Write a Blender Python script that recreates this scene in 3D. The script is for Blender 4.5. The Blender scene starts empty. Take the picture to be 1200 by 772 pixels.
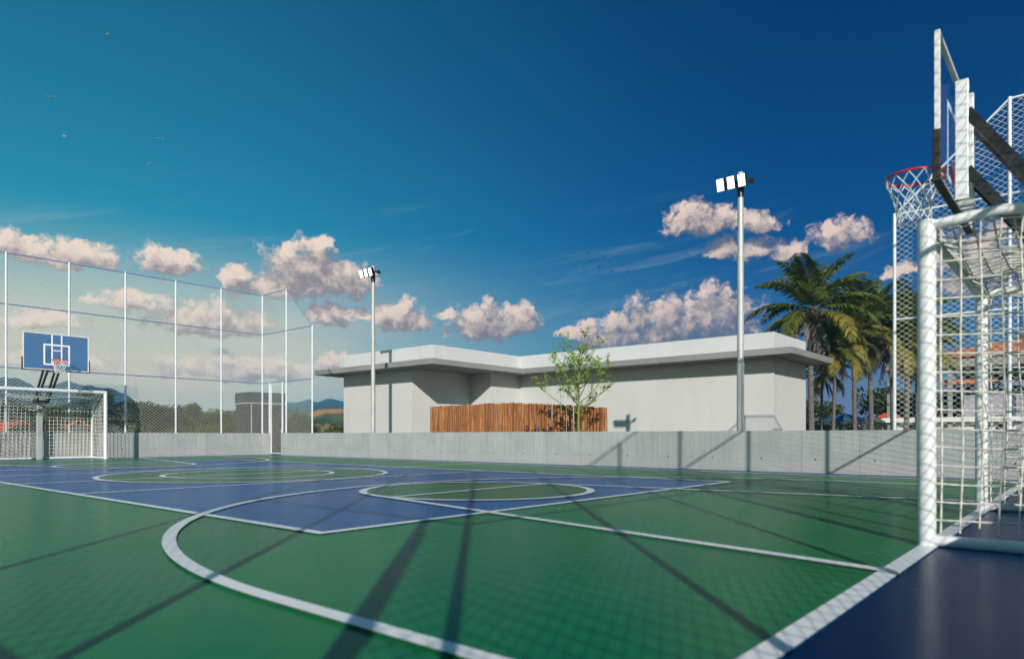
import bpy, bmesh, math, random
from math import sin, cos, tan, atan2, pi, radians, sqrt, hypot
from mathutils import Vector, Matrix, noise as mnoise

C = bpy.context.scene.collection
scene = bpy.context.scene

# ------------------------------------------------------------------ camera
cam_d = bpy.data.cameras.new('camera')
cam = bpy.data.objects.new('camera', cam_d); C.objects.link(cam)
cam.location = (-3.193, -5.039, 0.839)
cam.rotation_euler = (radians(90), 0, -0.8656)
cam_d.sensor_width = 36.0
cam_d.lens = 24.088
cam_d.shift_y = 0.1038
cam_d.clip_start = 0.02
cam_d.clip_end = 9000
cam_d.dof.use_dof = True
cam_d.dof.focus_distance = 24.0
cam_d.dof.aperture_fstop = 1.4
scene.camera = cam

# ------------------------------------------------------------------ light
SUN_AZ = radians(47.0)          # the way shadows fall, clockwise from +Y
SUN_EL = radians(23.3)
world = bpy.data.worlds.new("World"); scene.world = world
world.use_nodes = True
wt = world.node_tree
for n in list(wt.nodes): wt.nodes.remove(n)

class NT:
    """small helper to write node maths"""
    def __init__(s, tree): s.t = tree
    def n(s, typ, **kw):
        nd = s.t.nodes.new(typ)
        for k, v in kw.items(): setattr(nd, k, v)
        return nd
    def put(s, sock, v):
        if isinstance(v, (int, float)): sock.default_value = v
        elif isinstance(v, (tuple, list)): sock.default_value = v
        else: s.t.links.new(v, sock)
    def m(s, op, a, b=None, c=None, clamp=False):
        nd = s.n('ShaderNodeMath', operation=op, use_clamp=clamp)
        s.put(nd.inputs[0], a)
        if b is not None: s.put(nd.inputs[1], b)
        if c is not None: s.put(nd.inputs[2], c)
        return nd.outputs[0]
    def vm(s, op, a, b=None, scale=None):
        nd = s.n('ShaderNodeVectorMath', operation=op)
        s.put(nd.inputs[0], a)
        if b is not None: s.put(nd.inputs[1], b)
        if scale is not None: s.put(nd.inputs['Scale'], scale)
        return nd.outputs[0]
    def mix(s, f, a, b, blend='MIX'):
        nd = s.n('ShaderNodeMix', data_type='RGBA', blend_type=blend)
        s.put(nd.inputs[0], f); s.put(nd.inputs[6], a); s.put(nd.inputs[7], b)
        return nd.outputs[2]
    def ramp(s, x, a, b, c=0.0, d=1.0, smooth=True):
        nd = s.n('ShaderNodeMapRange', interpolation_type='SMOOTHSTEP' if smooth else 'LINEAR')
        s.put(nd.inputs[0], x)
        for i, v in enumerate((a, b, c, d)): s.put(nd.inputs[1+i], v)
        return nd.outputs[0]
    def sep(s, v):
        nd = s.n('ShaderNodeSeparateXYZ'); s.put(nd.inputs[0], v); return nd.outputs
    def comb(s, x, y, z):
        nd = s.n('ShaderNodeCombineXYZ')
        s.put(nd.inputs[0], x); s.put(nd.inputs[1], y); s.put(nd.inputs[2], z); return nd.outputs[0]
    def noise(s, vec, scale, detail=4, rough=.5, dist=0.0, out=0):
        nd = s.n('ShaderNodeTexNoise')
        if vec is not None: s.put(nd.inputs['Vector'], vec)
        nd.inputs['Scale'].default_value = scale; nd.inputs['Detail'].default_value = detail
        nd.inputs['Roughness'].default_value = rough; nd.inputs['Distortion'].default_value = dist
        return nd.outputs[out]
    def voro(s, vec, scale, detail=0.0, rough=.5, feature='F1', smooth=0.5):
        nd = s.n('ShaderNodeTexVoronoi', feature=feature)
        s.put(nd.inputs['Vector'], vec)
        nd.inputs['Scale'].default_value = scale
        nd.inputs['Detail'].default_value = detail; nd.inputs['Roughness'].default_value = rough
        if feature == 'SMOOTH_F1': nd.inputs['Smoothness'].default_value = smooth
        return nd.outputs['Distance']

W_ = NT(wt)
sky = W_.n('ShaderNodeTexSky', sky_type='NISHITA')
sky.sun_disc = False
sky.sun_elevation = SUN_EL
sky.sun_rotation = SUN_AZ + pi
sky.air_density = 1.0; sky.dust_density = 0.35; sky.ozone_density = 3.0
tc = W_.n('ShaderNodeTexCoord')
d = tc.outputs['Generated']
sx, sy, sz = W_.sep(d)
az = W_.m('MULTIPLY', W_.m('ARCTAN2', sx, sy), 180/pi)       # bearing in degrees, clockwise from +Y
el = W_.m('MULTIPLY', W_.m('ARCSINE', sz), 180/pi)
# clouds in the sky: bearing, elevation, half width, half height (degrees), brightness
CLOUDS = [
 (15.9,12.7,3.4,1.1),(13.2,13.1,1.6,.8),(23.1,12.9,2.4,1.15),(32.6,13.6,3.3,1.5),(35.6,12.6,2.9,1.3),(33.3,15.0,1.6,.8),(30.6,11.6,3.4,1.1),
 (27.8,12.2,1.5,.8),(26.6,9.0,5.0,1.4),(20.4,9.8,2.4,.9),(34.7,9.6,1.9,.85),(37.2,9.9,1.3,.6),(40.4,9.8,2.3,1.35),
 (47.6,9.4,3.2,1.6),(50.0,9.7,2.0,1.2),(44.2,10.0,1.0,.5),(62.4,9.3,4.4,2.0),(65.8,9.7,3.8,2.1),(58.0,8.6,3.4,1.4),(54.7,8.5,1.6,.6),
 (65.0,17.0,2.7,1.3),(67.8,14.7,2.9,.8),(68.6,16.3,2.2,.7),(75.3,15.0,1.8,1.15),(71.6,14.0,1.15,.7),(84.0,11.8,2.6,2.3),(79.0,12.0,1.2,.6),
 (28.0,5.3,6.0,1.0),(15.0,8.1,2.4,.8),(15.7,5.3,3.4,.7),(35.4,5.7,1.8,.9),(43.0,7.0,1.2,.4),(53.6,6.0,2.0,.4)]
def cloud_group():
    g = bpy.data.node_groups.new('cloud_field', 'ShaderNodeTree')
    g.interface.new_socket('P', in_out='INPUT', socket_type='NodeSocketVector')
    g.interface.new_socket('F', in_out='OUTPUT', socket_type='NodeSocketFloat')
    G = NT(g)
    gi = G.n('NodeGroupInput'); go = G.n('NodeGroupOutput')
    P = gi.outputs[0]
    # puffs: warp, then layered cells
    wn = G.noise(P, .55, 3, .55, out=1)
    w1 = G.vm('SCALE', G.vm('SUBTRACT', wn, (.5, .5, .5)), scale=1.8)
    wn2 = G.noise(P, 2.2, 3, .6, out=1)
    w2 = G.vm('SCALE', G.vm('SUBTRACT', wn2, (.5, .5, .5)), scale=.55)
    Q = G.vm('ADD', G.vm('ADD', P, w1), w2)
    px, py, pz = G.sep(Q)
    F = None
    for (a, e, w, h) in CLOUDS:
        w *= 1.34; h *= 1.5
        dx = G.m('MULTIPLY', G.m('SUBTRACT', px, a), 1/w)
        dy0 = G.m('SUBTRACT', py, e - .25*h)
        up = G.m('MAXIMUM', dy0, 0.0); dn = G.m('MINIMUM', dy0, 0.0)
        dy = G.m('ADD', G.m('MULTIPLY', up, 1/(1.15*h)), G.m('MULTIPLY', dn, 1/(.55*h)))
        f = G.m('SUBTRACT', 1.0, G.m('ADD', G.m('MULTIPLY', dx, dx), G.m('MULTIPLY', dy, dy)))
        F = f if F is None else G.m('SMOOTH_MAX', F, f, .25)
    va = G.m('MULTIPLY', G.m('SUBTRACT', .42, G.voro(Q, .62, 0, .5, 'SMOOTH_F1', .35)), .75)
    vb = G.m('MULTIPLY', G.m('SUBTRACT', .42, G.voro(Q, 1.5, 0, .5, 'SMOOTH_F1', .25)), .45)
    vc = G.m('MULTIPLY', G.m('SUBTRACT', .42, G.voro(Q, 3.6, 2, .6, 'F1')), .17)
    nz = G.m('MULTIPLY', G.m('SUBTRACT', G.noise(Q, 1.3, 7, .6), .5), 1.15)
    F = G.m('ADD', F, G.m('ADD', G.m('ADD', va, vb), G.m('ADD', vc, nz)))
    g.links.new(F, go.inputs[0])
    return g
grp = cloud_group()
def field(P):
    nd = W_.n('ShaderNodeGroup'); nd.node_tree = grp
    W_.put(nd.inputs[0], P); return nd.outputs[0]
P0 = W_.comb(az, el, 0.0)
F0 = field(P0)
F1 = field(W_.vm('ADD', P0, (-.45, 1.15, 0.0)))
cover = W_.ramp(F0, -.08, .56)
lit = W_.ramp(W_.m('SUBTRACT', F0, F1), -.35, 1.15)
core = W_.ramp(F0, .3, 1.6)
# cloud colours: warm cream low on the left, pinker and greyer to the right
side = W_.ramp(az, 15, 80)
c_lit = W_.mix(side, (1.0, .80, .64, 1), (.90, .69, .58, 1))
c_shd = W_.mix(side, (.35, .29, .28, 1), (.12, .13, .19, 1))
c_cl = W_.mix(lit, c_shd, c_lit)
c_cl = W_.mix(W_.m('MULTIPLY', core, .25), c_cl, c_shd)
# sky: nishita, a touch more teal low on the left (dust), deeper to the right
hs = W_.n('ShaderNodeHueSaturation'); hs.inputs['Hue'].default_value = .5
hs.inputs['Saturation'].default_value = 1.25; hs.inputs['Value'].default_value = 1.0
wt.links.new(sky.outputs[0], hs.inputs['Color'])
skyc = W_.vm('SCALE', hs.outputs[0], scale=.085)
tint = W_.mix(W_.ramp(az, 5, 75), (.30, 1.24, .92, 1), (.0, .27, .48, 1))
skyc = W_.mix(1.0, skyc, tint, 'MULTIPLY')
# thin warm haze bank near the horizon
hz_n = W_.noise(W_.comb(W_.m('MULTIPLY', az, .06), W_.m('MULTIPLY', el, .22), 0), 1.6, 5, .6)
low = W_.m('MULTIPLY', W_.ramp(el, 16.5, 4.5), W_.ramp(az, 58, 24, .18, 1.0))
low = W_.m('MULTIPLY', low, W_.ramp(hz_n, .25, .75, .72, 1.0), clamp=True)
low = W_.m('MAXIMUM', low, W_.m('MULTIPLY', W_.m('MULTIPLY', W_.ramp(el, 9, 2), W_.ramp(az, 48, 70)), .85))
skyc = W_.mix(low, skyc, W_.mix(W_.ramp(az, 25, 80), (.82, .68, .48, 1), (.20, .19, .29, 1)))
# wispy high cirrus
ci = W_.noise(W_.comb(W_.m('ADD', W_.m('MULTIPLY', az, .05), W_.m('MULTIPLY', el, -.05)), W_.m('ADD', W_.m('MULTIPLY', el, .35), W_.m('MULTIPLY', az, -.06)), 2.0), 1.5, 7, .68, .6)
cim = W_.m('MULTIPLY', W_.ramp(ci, .52, .82), W_.m('MULTIPLY', W_.ramp(el, 22, 12), W_.ramp(el, 5, 10)))
skyc = W_.mix(W_.m('MULTIPLY', cim, .45), skyc, (.33, .44, .52, 1))
final = W_.mix(W_.m('MULTIPLY', cover, .97), skyc, c_cl)
bg = W_.n('ShaderNodeBackground'); bg.inputs['Strength'].default_value = 1.0
wt.links.new(final, bg.inputs['Color'])
bg2 = W_.n('ShaderNodeBackground'); bg2.inputs['Strength'].default_value = 1.0
wt.links.new(skyc, bg2.inputs['Color'])
# the clouds sit in a band of the sky: the rest of it needs no cloud field
band = W_.m('MULTIPLY', W_.m('MULTIPLY', W_.m('GREATER_THAN', el, 1.0), W_.m('LESS_THAN', el, 22.0)),
            W_.m('MULTIPLY', W_.m('GREATER_THAN', az, 2.0), W_.m('LESS_THAN', az, 95.0)))
mxs = W_.n('ShaderNodeMixShader'); W_.put(mxs.inputs[0], band)
wt.links.new(bg2.outputs[0], mxs.inputs[1]); wt.links.new(bg.outputs[0], mxs.inputs[2])
wo = W_.n('ShaderNodeOutputWorld'); wt.links.new(mxs.outputs[0], wo.inputs[0])
world.cycles.sampling_method = 'MANUAL'; world.cycles.sample_map_resolution = 512

sun_d = bpy.data.lights.new('sun', 'SUN'); sun = bpy.data.objects.new('sun', sun_d); C.objects.link(sun)
sun_d.energy = 5.0; sun_d.angle = radians(.45); sun_d.color = (1.0, .945, .87)
ray = Vector((sin(SUN_AZ)*cos(SUN_EL), cos(SUN_AZ)*cos(SUN_EL), -sin(SUN_EL)))
sun.rotation_euler = ray.to_track_quat('-Z', 'Y').to_euler()
sun.location = (-20, -20, 20)

vs = scene.view_settings
vs.view_transform = 'Standard'; vs.look = 'None'; vs.exposure = 0; vs.gamma = 1; vs.use_curve_mapping = False
scene.cycles.max_bounces = 8; scene.cycles.transparent_max_bounces = 24
scene.cycles.volume_bounces = 0

# ------------------------------------------------------------------ materials
def mat(name, base=(.5,.5,.5), rough=.6, metal=0.0, spec=.5, emit=None, emit_s=0.0):
    m = bpy.data.materials.new(name); m.use_nodes = True
    b = m.node_tree.nodes['Principled BSDF']
    b.inputs['Base Color'].default_value = (*base, 1); b.inputs['Roughness'].default_value = rough
    b.inputs['Metallic'].default_value = metal; b.inputs['Specular IOR Level'].default_value = spec
    if emit: b.inputs['Emission Color'].default_value = (*emit, 1); b.inputs['Emission Strength'].default_value = emit_s
    return m
def nt(m): return NT(m.node_tree), m.node_tree.nodes['Principled BSDF']
def ocoord(N, out='Object'): return N.n('ShaderNodeTexCoord').outputs[out]
def varied(name, a, b, scale=3.0, rough=(.5,.7), metal=0.0, spec=.5, bump=0.0, bscale=40, detail=5, stretch=(1,1,1), world=False):
    m = mat(name, a, rough[0], metal, spec); N, B = nt(m)
    if world: co = N.n('ShaderNodeNewGeometry').outputs['Position']
    else: co = ocoord(N)
    co = N.vm('MULTIPLY', co, stretch)
    f = N.ramp(N.noise(co, scale, detail, .6), .32, .68)
    N.put(B.inputs['Base Color'], N.mix(f, (*a, 1), (*b, 1)))
    N.put(B.inputs['Roughness'], N.ramp(f, 0, 1, rough[0], rough[1]))
    if bump:
        bn = N.n('ShaderNodeBump'); bn.inputs['Strength'].default_value = bump; bn.inputs['Distance'].default_value = .01
        N.put(bn.inputs['Height'], N.noise(co, bscale, 4, .6)); N.put(B.inputs['Normal'], bn.outputs[0])
    return m

def court_mat(name, a, b):
    """acrylic court paint: satin, faintly orange-peeled, with scuffed and worn patches"""
    m = mat(name, a, .55, 0, 0.0); N, B = nt(m)
    co = ocoord(N)
    f = N.ramp(N.noise(co, .55, 6, .62), .3, .7)
    g = N.ramp(N.noise(co, 9, 5, .65), .3, .7)
    c = N.mix(f, (*a, 1), (*b, 1))
    c = N.mix(N.m('MULTIPLY', g, .18), c, (b[0]*1.5+.01, b[1]*1.35+.01, b[2]*1.35+.01, 1))
    # scuffs: thin pale drag marks and a few dusty patches
    sc1 = N.noise(N.vm('MULTIPLY', N.vm('ADD', co, N.vm('SCALE', N.noise(co, .7, 2, .5, out=1), scale=.9)), (26, 2.2, 1)), 1.0, 2, .5)
    sc2 = N.noise(N.vm('MULTIPLY', N.vm('ADD', co, N.vm('SCALE', N.noise(co, .9, 2, .5, out=1), scale=1.1)), (2.0, 30, 1)), 1.0, 2, .5)
    pt = N.ramp(N.noise(co, .8, 3, .6), .5, .7)
    scf = N.m('MULTIPLY', N.m('MAXIMUM', N.ramp(sc1, .74, .80), N.ramp(sc2, .74, .80)), pt)
    c = N.mix(N.m('MULTIPLY', scf, .16), c, (.30, .32, .30, 1))
    dust = N.m('MULTIPLY', N.ramp(N.noise(co, .45, 7, .7), .58, .80), .06)
    c = N.mix(dust, c, (.24, .24, .19, 1))
    sp = N.ramp(N.noise(co, 160, 2, .5), .62, .75)
    c = N.mix(N.m('MULTIPLY', sp, .25), c, (a[0]*.4, a[1]*.4, a[2]*.4, 1))
    N.put(B.inputs['Base Color'], c)
    rgh = N.m('ADD', N.ramp(f, 0, 1, .16, .24), N.m('MULTIPLY', g, .06))
    bn = N.n('ShaderNodeBump'); bn.inputs['Strength'].default_value = .16; bn.inputs['Distance'].default_value = .003
    N.put(bn.inputs['Height'], N.noise(co, 90, 3, .6)); N.put(B.inputs['Normal'], bn.outputs[0])
    # satin coat: weak, and never mirror-like even at a flat angle
    gl = N.n('ShaderNodeBsdfGlossy'); N.put(gl.inputs['Roughness'], rgh); N.put(gl.inputs['Normal'], bn.outputs[0])
    gl.inputs['Color'].default_value = (1, 1, 1, 1)
    fr = N.n('ShaderNodeFresnel'); fr.inputs[0].default_value = 1.4
    fac = N.ramp(fr.outputs[0], 0.02, .72, .035, .27, smooth=False)
    mx = N.n('ShaderNodeMixShader'); L = m.node_tree.links
    N.put(mx.inputs[0], fac); L.new(B.outputs[0], mx.inputs[1]); L.new(gl.outputs[0], mx.inputs[2])
    L.new(mx.outputs[0], m.node_tree.nodes['Material Output'].inputs[0])
    return m
M = {}
M['green'] = court_mat('court_green', (.007, .150, .052), (.020, .195, .056))
M['green2'] = court_mat('court_green_keys', (.014, .120, .040), (.028, .155, .050))
M['blue'] = court_mat('court_blue', (.002, .080, .250), (.003, .108, .310))
M['blue_dark'] = court_mat('court_blue_apron', (.002, .066, .19), (.003, .090, .24))
def line_mat():
    m = mat('court_line_paint', (.8,.8,.8), .35, 0, .3); N, B = nt(m); co = ocoord(N)
    c = N.mix(N.ramp(N.noise(co, 2.5, 6, .7), .35, .7), (.90, .90, .90, 1), (.82, .825, .83, 1))
    wear = N.m('MULTIPLY', N.ramp(N.noise(co, 38, 5, .7), .56, .72), N.ramp(N.noise(co, 1.1, 3, .6), .40, .75))
    c = N.mix(N.m('MULTIPLY', wear, .35), c, (.22, .28, .27, 1))
    N.put(B.inputs['Base Color'], c)
    bn = N.n('ShaderNodeBump'); bn.inputs['Strength'].default_value = .25; bn.inputs['Distance'].default_value = .004
    N.put(bn.inputs['Height'], N.noise(co, 90, 3, .6)); N.put(B.inputs['Normal'], bn.outputs[0]); return m
M['line'] = line_mat()
M['ground'] = varied('dry_grass_ground', (.07, .10, .03), (.16, .13, .06), .25, (.9, .95), bump=.3)
def concrete(name, tone=1.0):
    m = mat(name, (.42,.43,.41), .85, 0, .3); N, B = nt(m)
    co = ocoord(N); x, y, z = N.sep(co)
    base = N.mix(N.ramp(N.noise(co, 1.3, 6, .65), .3, .7), (.40*tone, .415*tone, .395*tone, 1), (.50*tone, .51*tone, .49*tone, 1))
    # vertical shutter-board streaks
    st = N.noise(N.vm('MULTIPLY', co, (14, 14, .5)), 1.0, 4, .7)
    base = N.mix(N.m('MULTIPLY', N.ramp(st, .40, .72), .42), base, (.29*tone, .30*tone, .285*tone, 1))
    st2 = N.noise(N.vm('MULTIPLY', co, (45, 45, .9)), 1.0, 3, .7)
    base = N.mix(N.m('MULTIPLY', N.ramp(st2, .52, .78), .22), base, (.6*tone, .61*tone, .59*tone, 1))
    # joints every 1.22 m, and a pour line low down
    xx = N.m('ADD', N.m('ABSOLUTE', N.m('SUBTRACT', N.m('FRACT', N.m('MULTIPLY', x, 1/1.22)), .5)), 0)
    j = N.ramp(xx, .4935, .4965)
    wig = N.m('MULTIPLY', N.m('SUBTRACT', N.noise(co, 2.5, 4, .6), .5), .035)
    zz = N.m('ABSOLUTE', N.m('SUBTRACT', N.m('ADD', z, wig), .285))
    pl = N.m('MULTIPLY', N.ramp(zz, .007, .001), N.ramp(N.noise(co, 3, 3, .6), .42, .6))
    lowb = N.ramp(N.m('ADD', z, wig), .292, .280)
    base = N.mix(N.m('MULTIPLY', lowb, .35), base, (.47*tone, .455*tone, .43*tone, 1))
    base = N.mix(N.m('MULTIPLY', N.m('MAXIMUM', N.m('MULTIPLY', j, .55), pl), .55), base, (.16, .165, .16, 1))
    # tie holes
    tx = N.m('MULTIPLY', N.m('SUBTRACT', N.m('FRACT', N.m('ADD', N.m('MULTIPLY', x, 1/1.22), .25)), .5), 1.22)
    tz = N.m('SUBTRACT', z, .305)
    r = N.m('SQRT', N.m('ADD', N.m('MULTIPLY', tx, tx), N.m('MULTIPLY', tz, tz)))
    hole = N.ramp(r, .022, .014)
    base = N.mix(hole, base, (.03, .03, .03, 1))
    # grime towards the foot and drips from the coping: irregular stains
    gr = N.m('MULTIPLY', N.ramp(N.m('ADD', z, N.m('MULTIPLY', N.noise(co, 3.5, 5, .7), .25)), .24, .08), .3)
    base = N.mix(gr, base, (.30, .28, .25, 1))
    N.put(B.inputs['Base Color'], base)
    bn = N.n('ShaderNodeBump'); bn.inputs['Strength'].default_value = .5; bn.inputs['Distance'].default_value = .006
    h = N.m('SUBTRACT', N.m('ADD', st, N.m('MULTIPLY', N.noise(co, 60, 3, .6), .4)), N.m('MULTIPLY', N.m('MAXIMUM', hole, j), 2.0))
    N.put(bn.inputs['Height'], h); N.put(B.inputs['Normal'], bn.outputs[0])
    return m
M['concrete'] = concrete('board_marked_concrete', .84)
def render_wall(name, a, b):
    m = mat(name, a, .8, 0, .3); N, B = nt(m); co = ocoord(N)
    c = N.mix(N.ramp(N.noise(co, .35, 6, .6), .3, .7), (*a, 1), (*b, 1))
    st = N.noise(N.vm('MULTIPLY', co, (2.2, 2.2, .16)), 1.0, 6, .7)
    c = N.mix(N.m('MULTIPLY', N.ramp(st, .52, .75), .16), c, (a[0]*.62, a[1]*.62, a[2]*.6, 1))
    N.put(B.inputs['Base Color'], c)
    bn = N.n('ShaderNodeBump'); bn.inputs['Strength'].default_value = .25; bn.inputs['Distance'].default_value = .004
    N.put(bn.inputs['Height'], N.noise(co, 35, 4, .6)); N.put(B.inputs['Normal'], bn.outputs[0])
    return m
M['plaster'] = render_wall('pale_plaster', (.525, .52, .51), (.57, .565, .555))
M['plaster2'] = render_wall('white_parapet_plaster', (.545, .55, .545), (.59, .595, .59))
M['slab'] = render_wall('grey_eave_concrete', (.22, .22, .215), (.28, .28, .27))
M['white_metal'] = varied('white_painted_steel', (.78, .78, .78), (.70, .71, .72), 6, (.28, .4), spec=.5)
M['blue_metal'] = varied('blue_grey_painted_tube', (.18, .26, .44), (.24, .33, .52), 6, (.35, .45), spec=.5)
M['post_metal'] = varied('white_fence_tube', (.74, .76, .80), (.62, .66, .74), 5, (.3, .42))
M['wire'] = mat('pale_coated_wire', (.80, .80, .66), .5, .0)
M['galv'] = varied('galvanised_pole', (.40, .41, .40), (.52, .53, .51), 5, (.45, .6), .25, bump=.1, stretch=(1, 1, .3))
M['black'] = varied('black_painted_steel', (.012, .012, .013), (.02, .02, .022), 5, (.35, .5))
M['pad'] = varied('black_rubber_padding', (.012, .012, .012), (.022, .022, .022), 20, (.55, .7))
M['lamp_face'] = mat('floodlight_lens', (.9, .9, .9), .2, emit=(1, 1, 1), emit_s=1.15)
M['rim'] = mat('red_rim_steel', (.78, .025, .018), .35)
M['string'] = varied('white_net_cord', (.72, .70, .62), (.62, .60, .54), 12, (.8, .9))
M['hoop_cord'] = mat('white_hoop_cord', (.8, .8, .78), .85)
def glass_mat(name, base, tint, amount):
    m = mat(name, base, .12, 0, .5); N, B = nt(m)
    tr = N.n('ShaderNodeBsdfTransparent'); tr.inputs[0].default_value = tint
    mx = N.n('ShaderNodeMixShader'); lw = N.n('ShaderNodeLayerWeight'); lw.inputs[0].default_value = .25
    mx.inputs[0].default_value = amount
    out = m.node_tree.nodes['Material Output']
    m.node_tree.links.new(B.outputs[0], mx.inputs[1]); m.node_tree.links.new(tr.outputs[0], mx.inputs[2])
    m.node_tree.links.new(mx.outputs[0], out.inputs[0])
    return m
M['glass'] = glass_mat('blue_tinted_acrylic', (.085, .20, .40), (.60, .78, 1.0, 1), .34)
M['glass_clear'] = glass_mat('clear_acrylic', (.05, .17, .40), (.90, .95, 1.0, 1), .96)
def log_mat():
    m = mat('split_eucalyptus_logs', (.4, .17, .06), .8); N, B = nt(m)
    co = ocoord(N); geo = N.n('ShaderNodeNewGeometry')
    rnd = geo.outputs['Random Per Island']
    gr = N.noise(N.vm('MULTIPLY', N.vm('ADD', co, N.comb(0, 0, N.m('MULTIPLY', rnd, 30))), (16, 16, 1.6)), 1.0, 6, .7, .4)
    c = N.mix(N.ramp(gr, .3, .7), (.15, .045, .012, 1), (.52, .225, .07, 1))
    c = N.mix(N.m('MULTIPLY', N.ramp(rnd, .3, 1), .7), c, (.19, .065, .022, 1))
    hl = N.noise(N.vm('MULTIPLY', co, (30, 30, .8)), 1.0, 4, .7)
    c = N.mix(N.m('MULTIPLY', N.ramp(hl, .6, .75), .6), c, (.07, .03, .012, 1))
    N.put(B.inputs['Base Color'], c)
    bn = N.n('ShaderNodeBump'); bn.inputs['Strength'].default_value = .7; bn.inputs['Distance'].default_value = .01
    N.put(bn.inputs['Height'], gr); N.put(B.inputs['Normal'], bn.outputs[0])
    return m
M['log'] = log_mat()
def leaf_mat(name, a, b, trans=.25, rough=.5):
    m = mat(name, a, rough, 0, .4); N, B = nt(m)
    rnd = N.n('ShaderNodeNewGeometry').outputs['Random Per Island']
    c = N.mix(rnd, (*a, 1), (*b, 1)); N.put(B.inputs['Base Color'], c)
    tl = N.n('ShaderNodeBsdfTranslucent'); N.put(tl.inputs[0], c)
    mx = N.n('ShaderNodeMixShader'); mx.inputs[0].default_value = trans
    L = m.node_tree.links
    L.new(B.outputs[0], mx.inputs[1]); L.new(tl.outputs[0], mx.inputs[2]); L.new(mx.outputs[0], m.node_tree.nodes['Material Output'].inputs[0])
    return m
M['young_leaf'] = leaf_mat('young_green_leaf', (.16, .30, .03), (.26, .40, .05), .35)
M['young_bark'] = varied('green_young_bark', (.12, .20, .04), (.20, .26, .07), 14, (.6, .8))
M['palm_leaf'] = leaf_mat('palm_leaflet', (.022, .055, .010), (.17, .19, .03), .28, .4)
M['palm_leaf2'] = leaf_mat('yellowing_palm_leaflet', (.09, .09, .014), (.30, .24, .04), .2, .45)
M['palm_dead'] = leaf_mat('dead_palm_leaflet', (.14, .11, .095), (.24, .19, .165), .1, .8)
M['palm_rib'] = mat('palm_rib', (.17, .18, .04), .6)
def palm_bark():
    m = mat('ringed_palm_bark', (.2, .17, .14), .9); N, B = nt(m); co = ocoord(N); x, y, z = N.sep(co)
    zz = N.m('ADD', z, N.m('MULTIPLY', N.noise(co, 5, 3, .6), .06))
    ring = N.ramp(N.m('FRACT', N.m('MULTIPLY', zz, 8.5)), 0, .35)
    c = N.mix(N.ramp(N.noise(co, 9, 5, .7), .3, .7), (.07, .06, .055, 1), (.19, .165, .15, 1))  # bark grey darkened to carry the shade on the trunks
    c = N.mix(N.m('MULTIPLY', N.m('SUBTRACT', 1.0, ring), .6), c, (.04, .03, .025, 1))
    N.put(B.inputs['Base Color'], c); return m
M['palm_bark'] = palm_bark()
M['bark'] = varied('dark_bark', (.06, .045, .03), (.12, .09, .06), 10, (.85, .95))
M['leaf_dark'] = leaf_mat('dark_leaf', (.010, .020, .007), (.050, .068, .016), .12)
M['leaf_mid'] = leaf_mat('mid_leaf', (.020, .042, .009), (.11, .13, .022), .15)
M['leaf_olive'] = leaf_mat('olive_leaf', (.05, .050, .010), (.17, .13, .025), .15)
M['flower'] = leaf_mat('yellow_flower', (.55, .42, .02), (.42, .45, .04), .2)
M['red_flower'] = leaf_mat('red_flower', (.5, .03, .01), (.4, .10, .02), .2)
M['dark_clad'] = varied('dark_grey_cladding', (.035, .037, .038), (.055, .055, .055), 3, (.6, .8))
M['dark_clad2'] = varied('charcoal_fascia', (.035, .045, .065), (.05, .06, .08), 3, (.5, .7))
M['trim'] = mat('pale_trim', (.45, .47, .48), .6)
M['mountain'] = varied('forested_mountain', (.020, .055, .035), (.05, .10, .06), .012, (.9, 1), world=True)
def field_mat():
    m = mat('patchwork_hillside', (.1,.1,.03), .95); N, B = nt(m)
    p = N.n('ShaderNodeNewGeometry').outputs['Position']
    a = N.noise(p, .035, 5, .6); b = N.noise(N.vm('ADD', p, (300, 50, 0)), .02, 4, .6)
    c = N.mix(N.ramp(a, .42, .6), (.035, .06, .012, 1), (.16, .15, .02, 1))
    c = N.mix(N.ramp(b, .48, .56), c, (.50, .26, .07, 1))
    N.put(B.inputs['Base Color'], c); return m
M['field'] = field_mat()
M['roof_tile'] = varied('terracotta_tiles', (.42, .11, .04), (.58, .19, .08), 8, (.7, .85), bump=.5, bscale=12)
M['roof_old'] = varied('dark_red_tiles', (.13, .035, .022), (.2, .06, .035), 8, (.7, .85))
M['dark_wood'] = varied('dark_timber', (.02, .016, .014), (.045, .035, .03), 6, (.6, .8))
M['lilac_wall'] = varied('lilac_grey_render', (.30, .28, .36), (.36, .33, .40), 3, (.8, .9))
M['orange'] = varied('orange_roof_sheet', (.60, .07, .012), (.50, .06, .012), 5, (.5, .7))
M['white_paint'] = varied('white_render', (.72, .73, .74), (.66, .67, .68), 4, (.6, .8))
def stripe_mat():
    m = mat('blue_white_canvas', (.7,.7,.7), .8); N, B = nt(m); co = ocoord(N); x, y, z = N.sep(co)
    a = N.m('ARCTAN2', y, x)
    s = N.ramp(N.m('FRACT', N.m('MULTIPLY', a, 8/(2*pi))), .49, .51)
    N.put(B.inputs['Base Color'], N.mix(s, (.72, .74, .78, 1), (.03, .08, .35, 1))); return m
M['canvas'] = stripe_mat()
M['hedge'] = M['leaf_mid']
M['bird'] = mat('brown_feathers', (.16, .08, .05), .8)
M['gull'] = mat('pale_feathers', (.55, .57, .6), .8)

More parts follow.
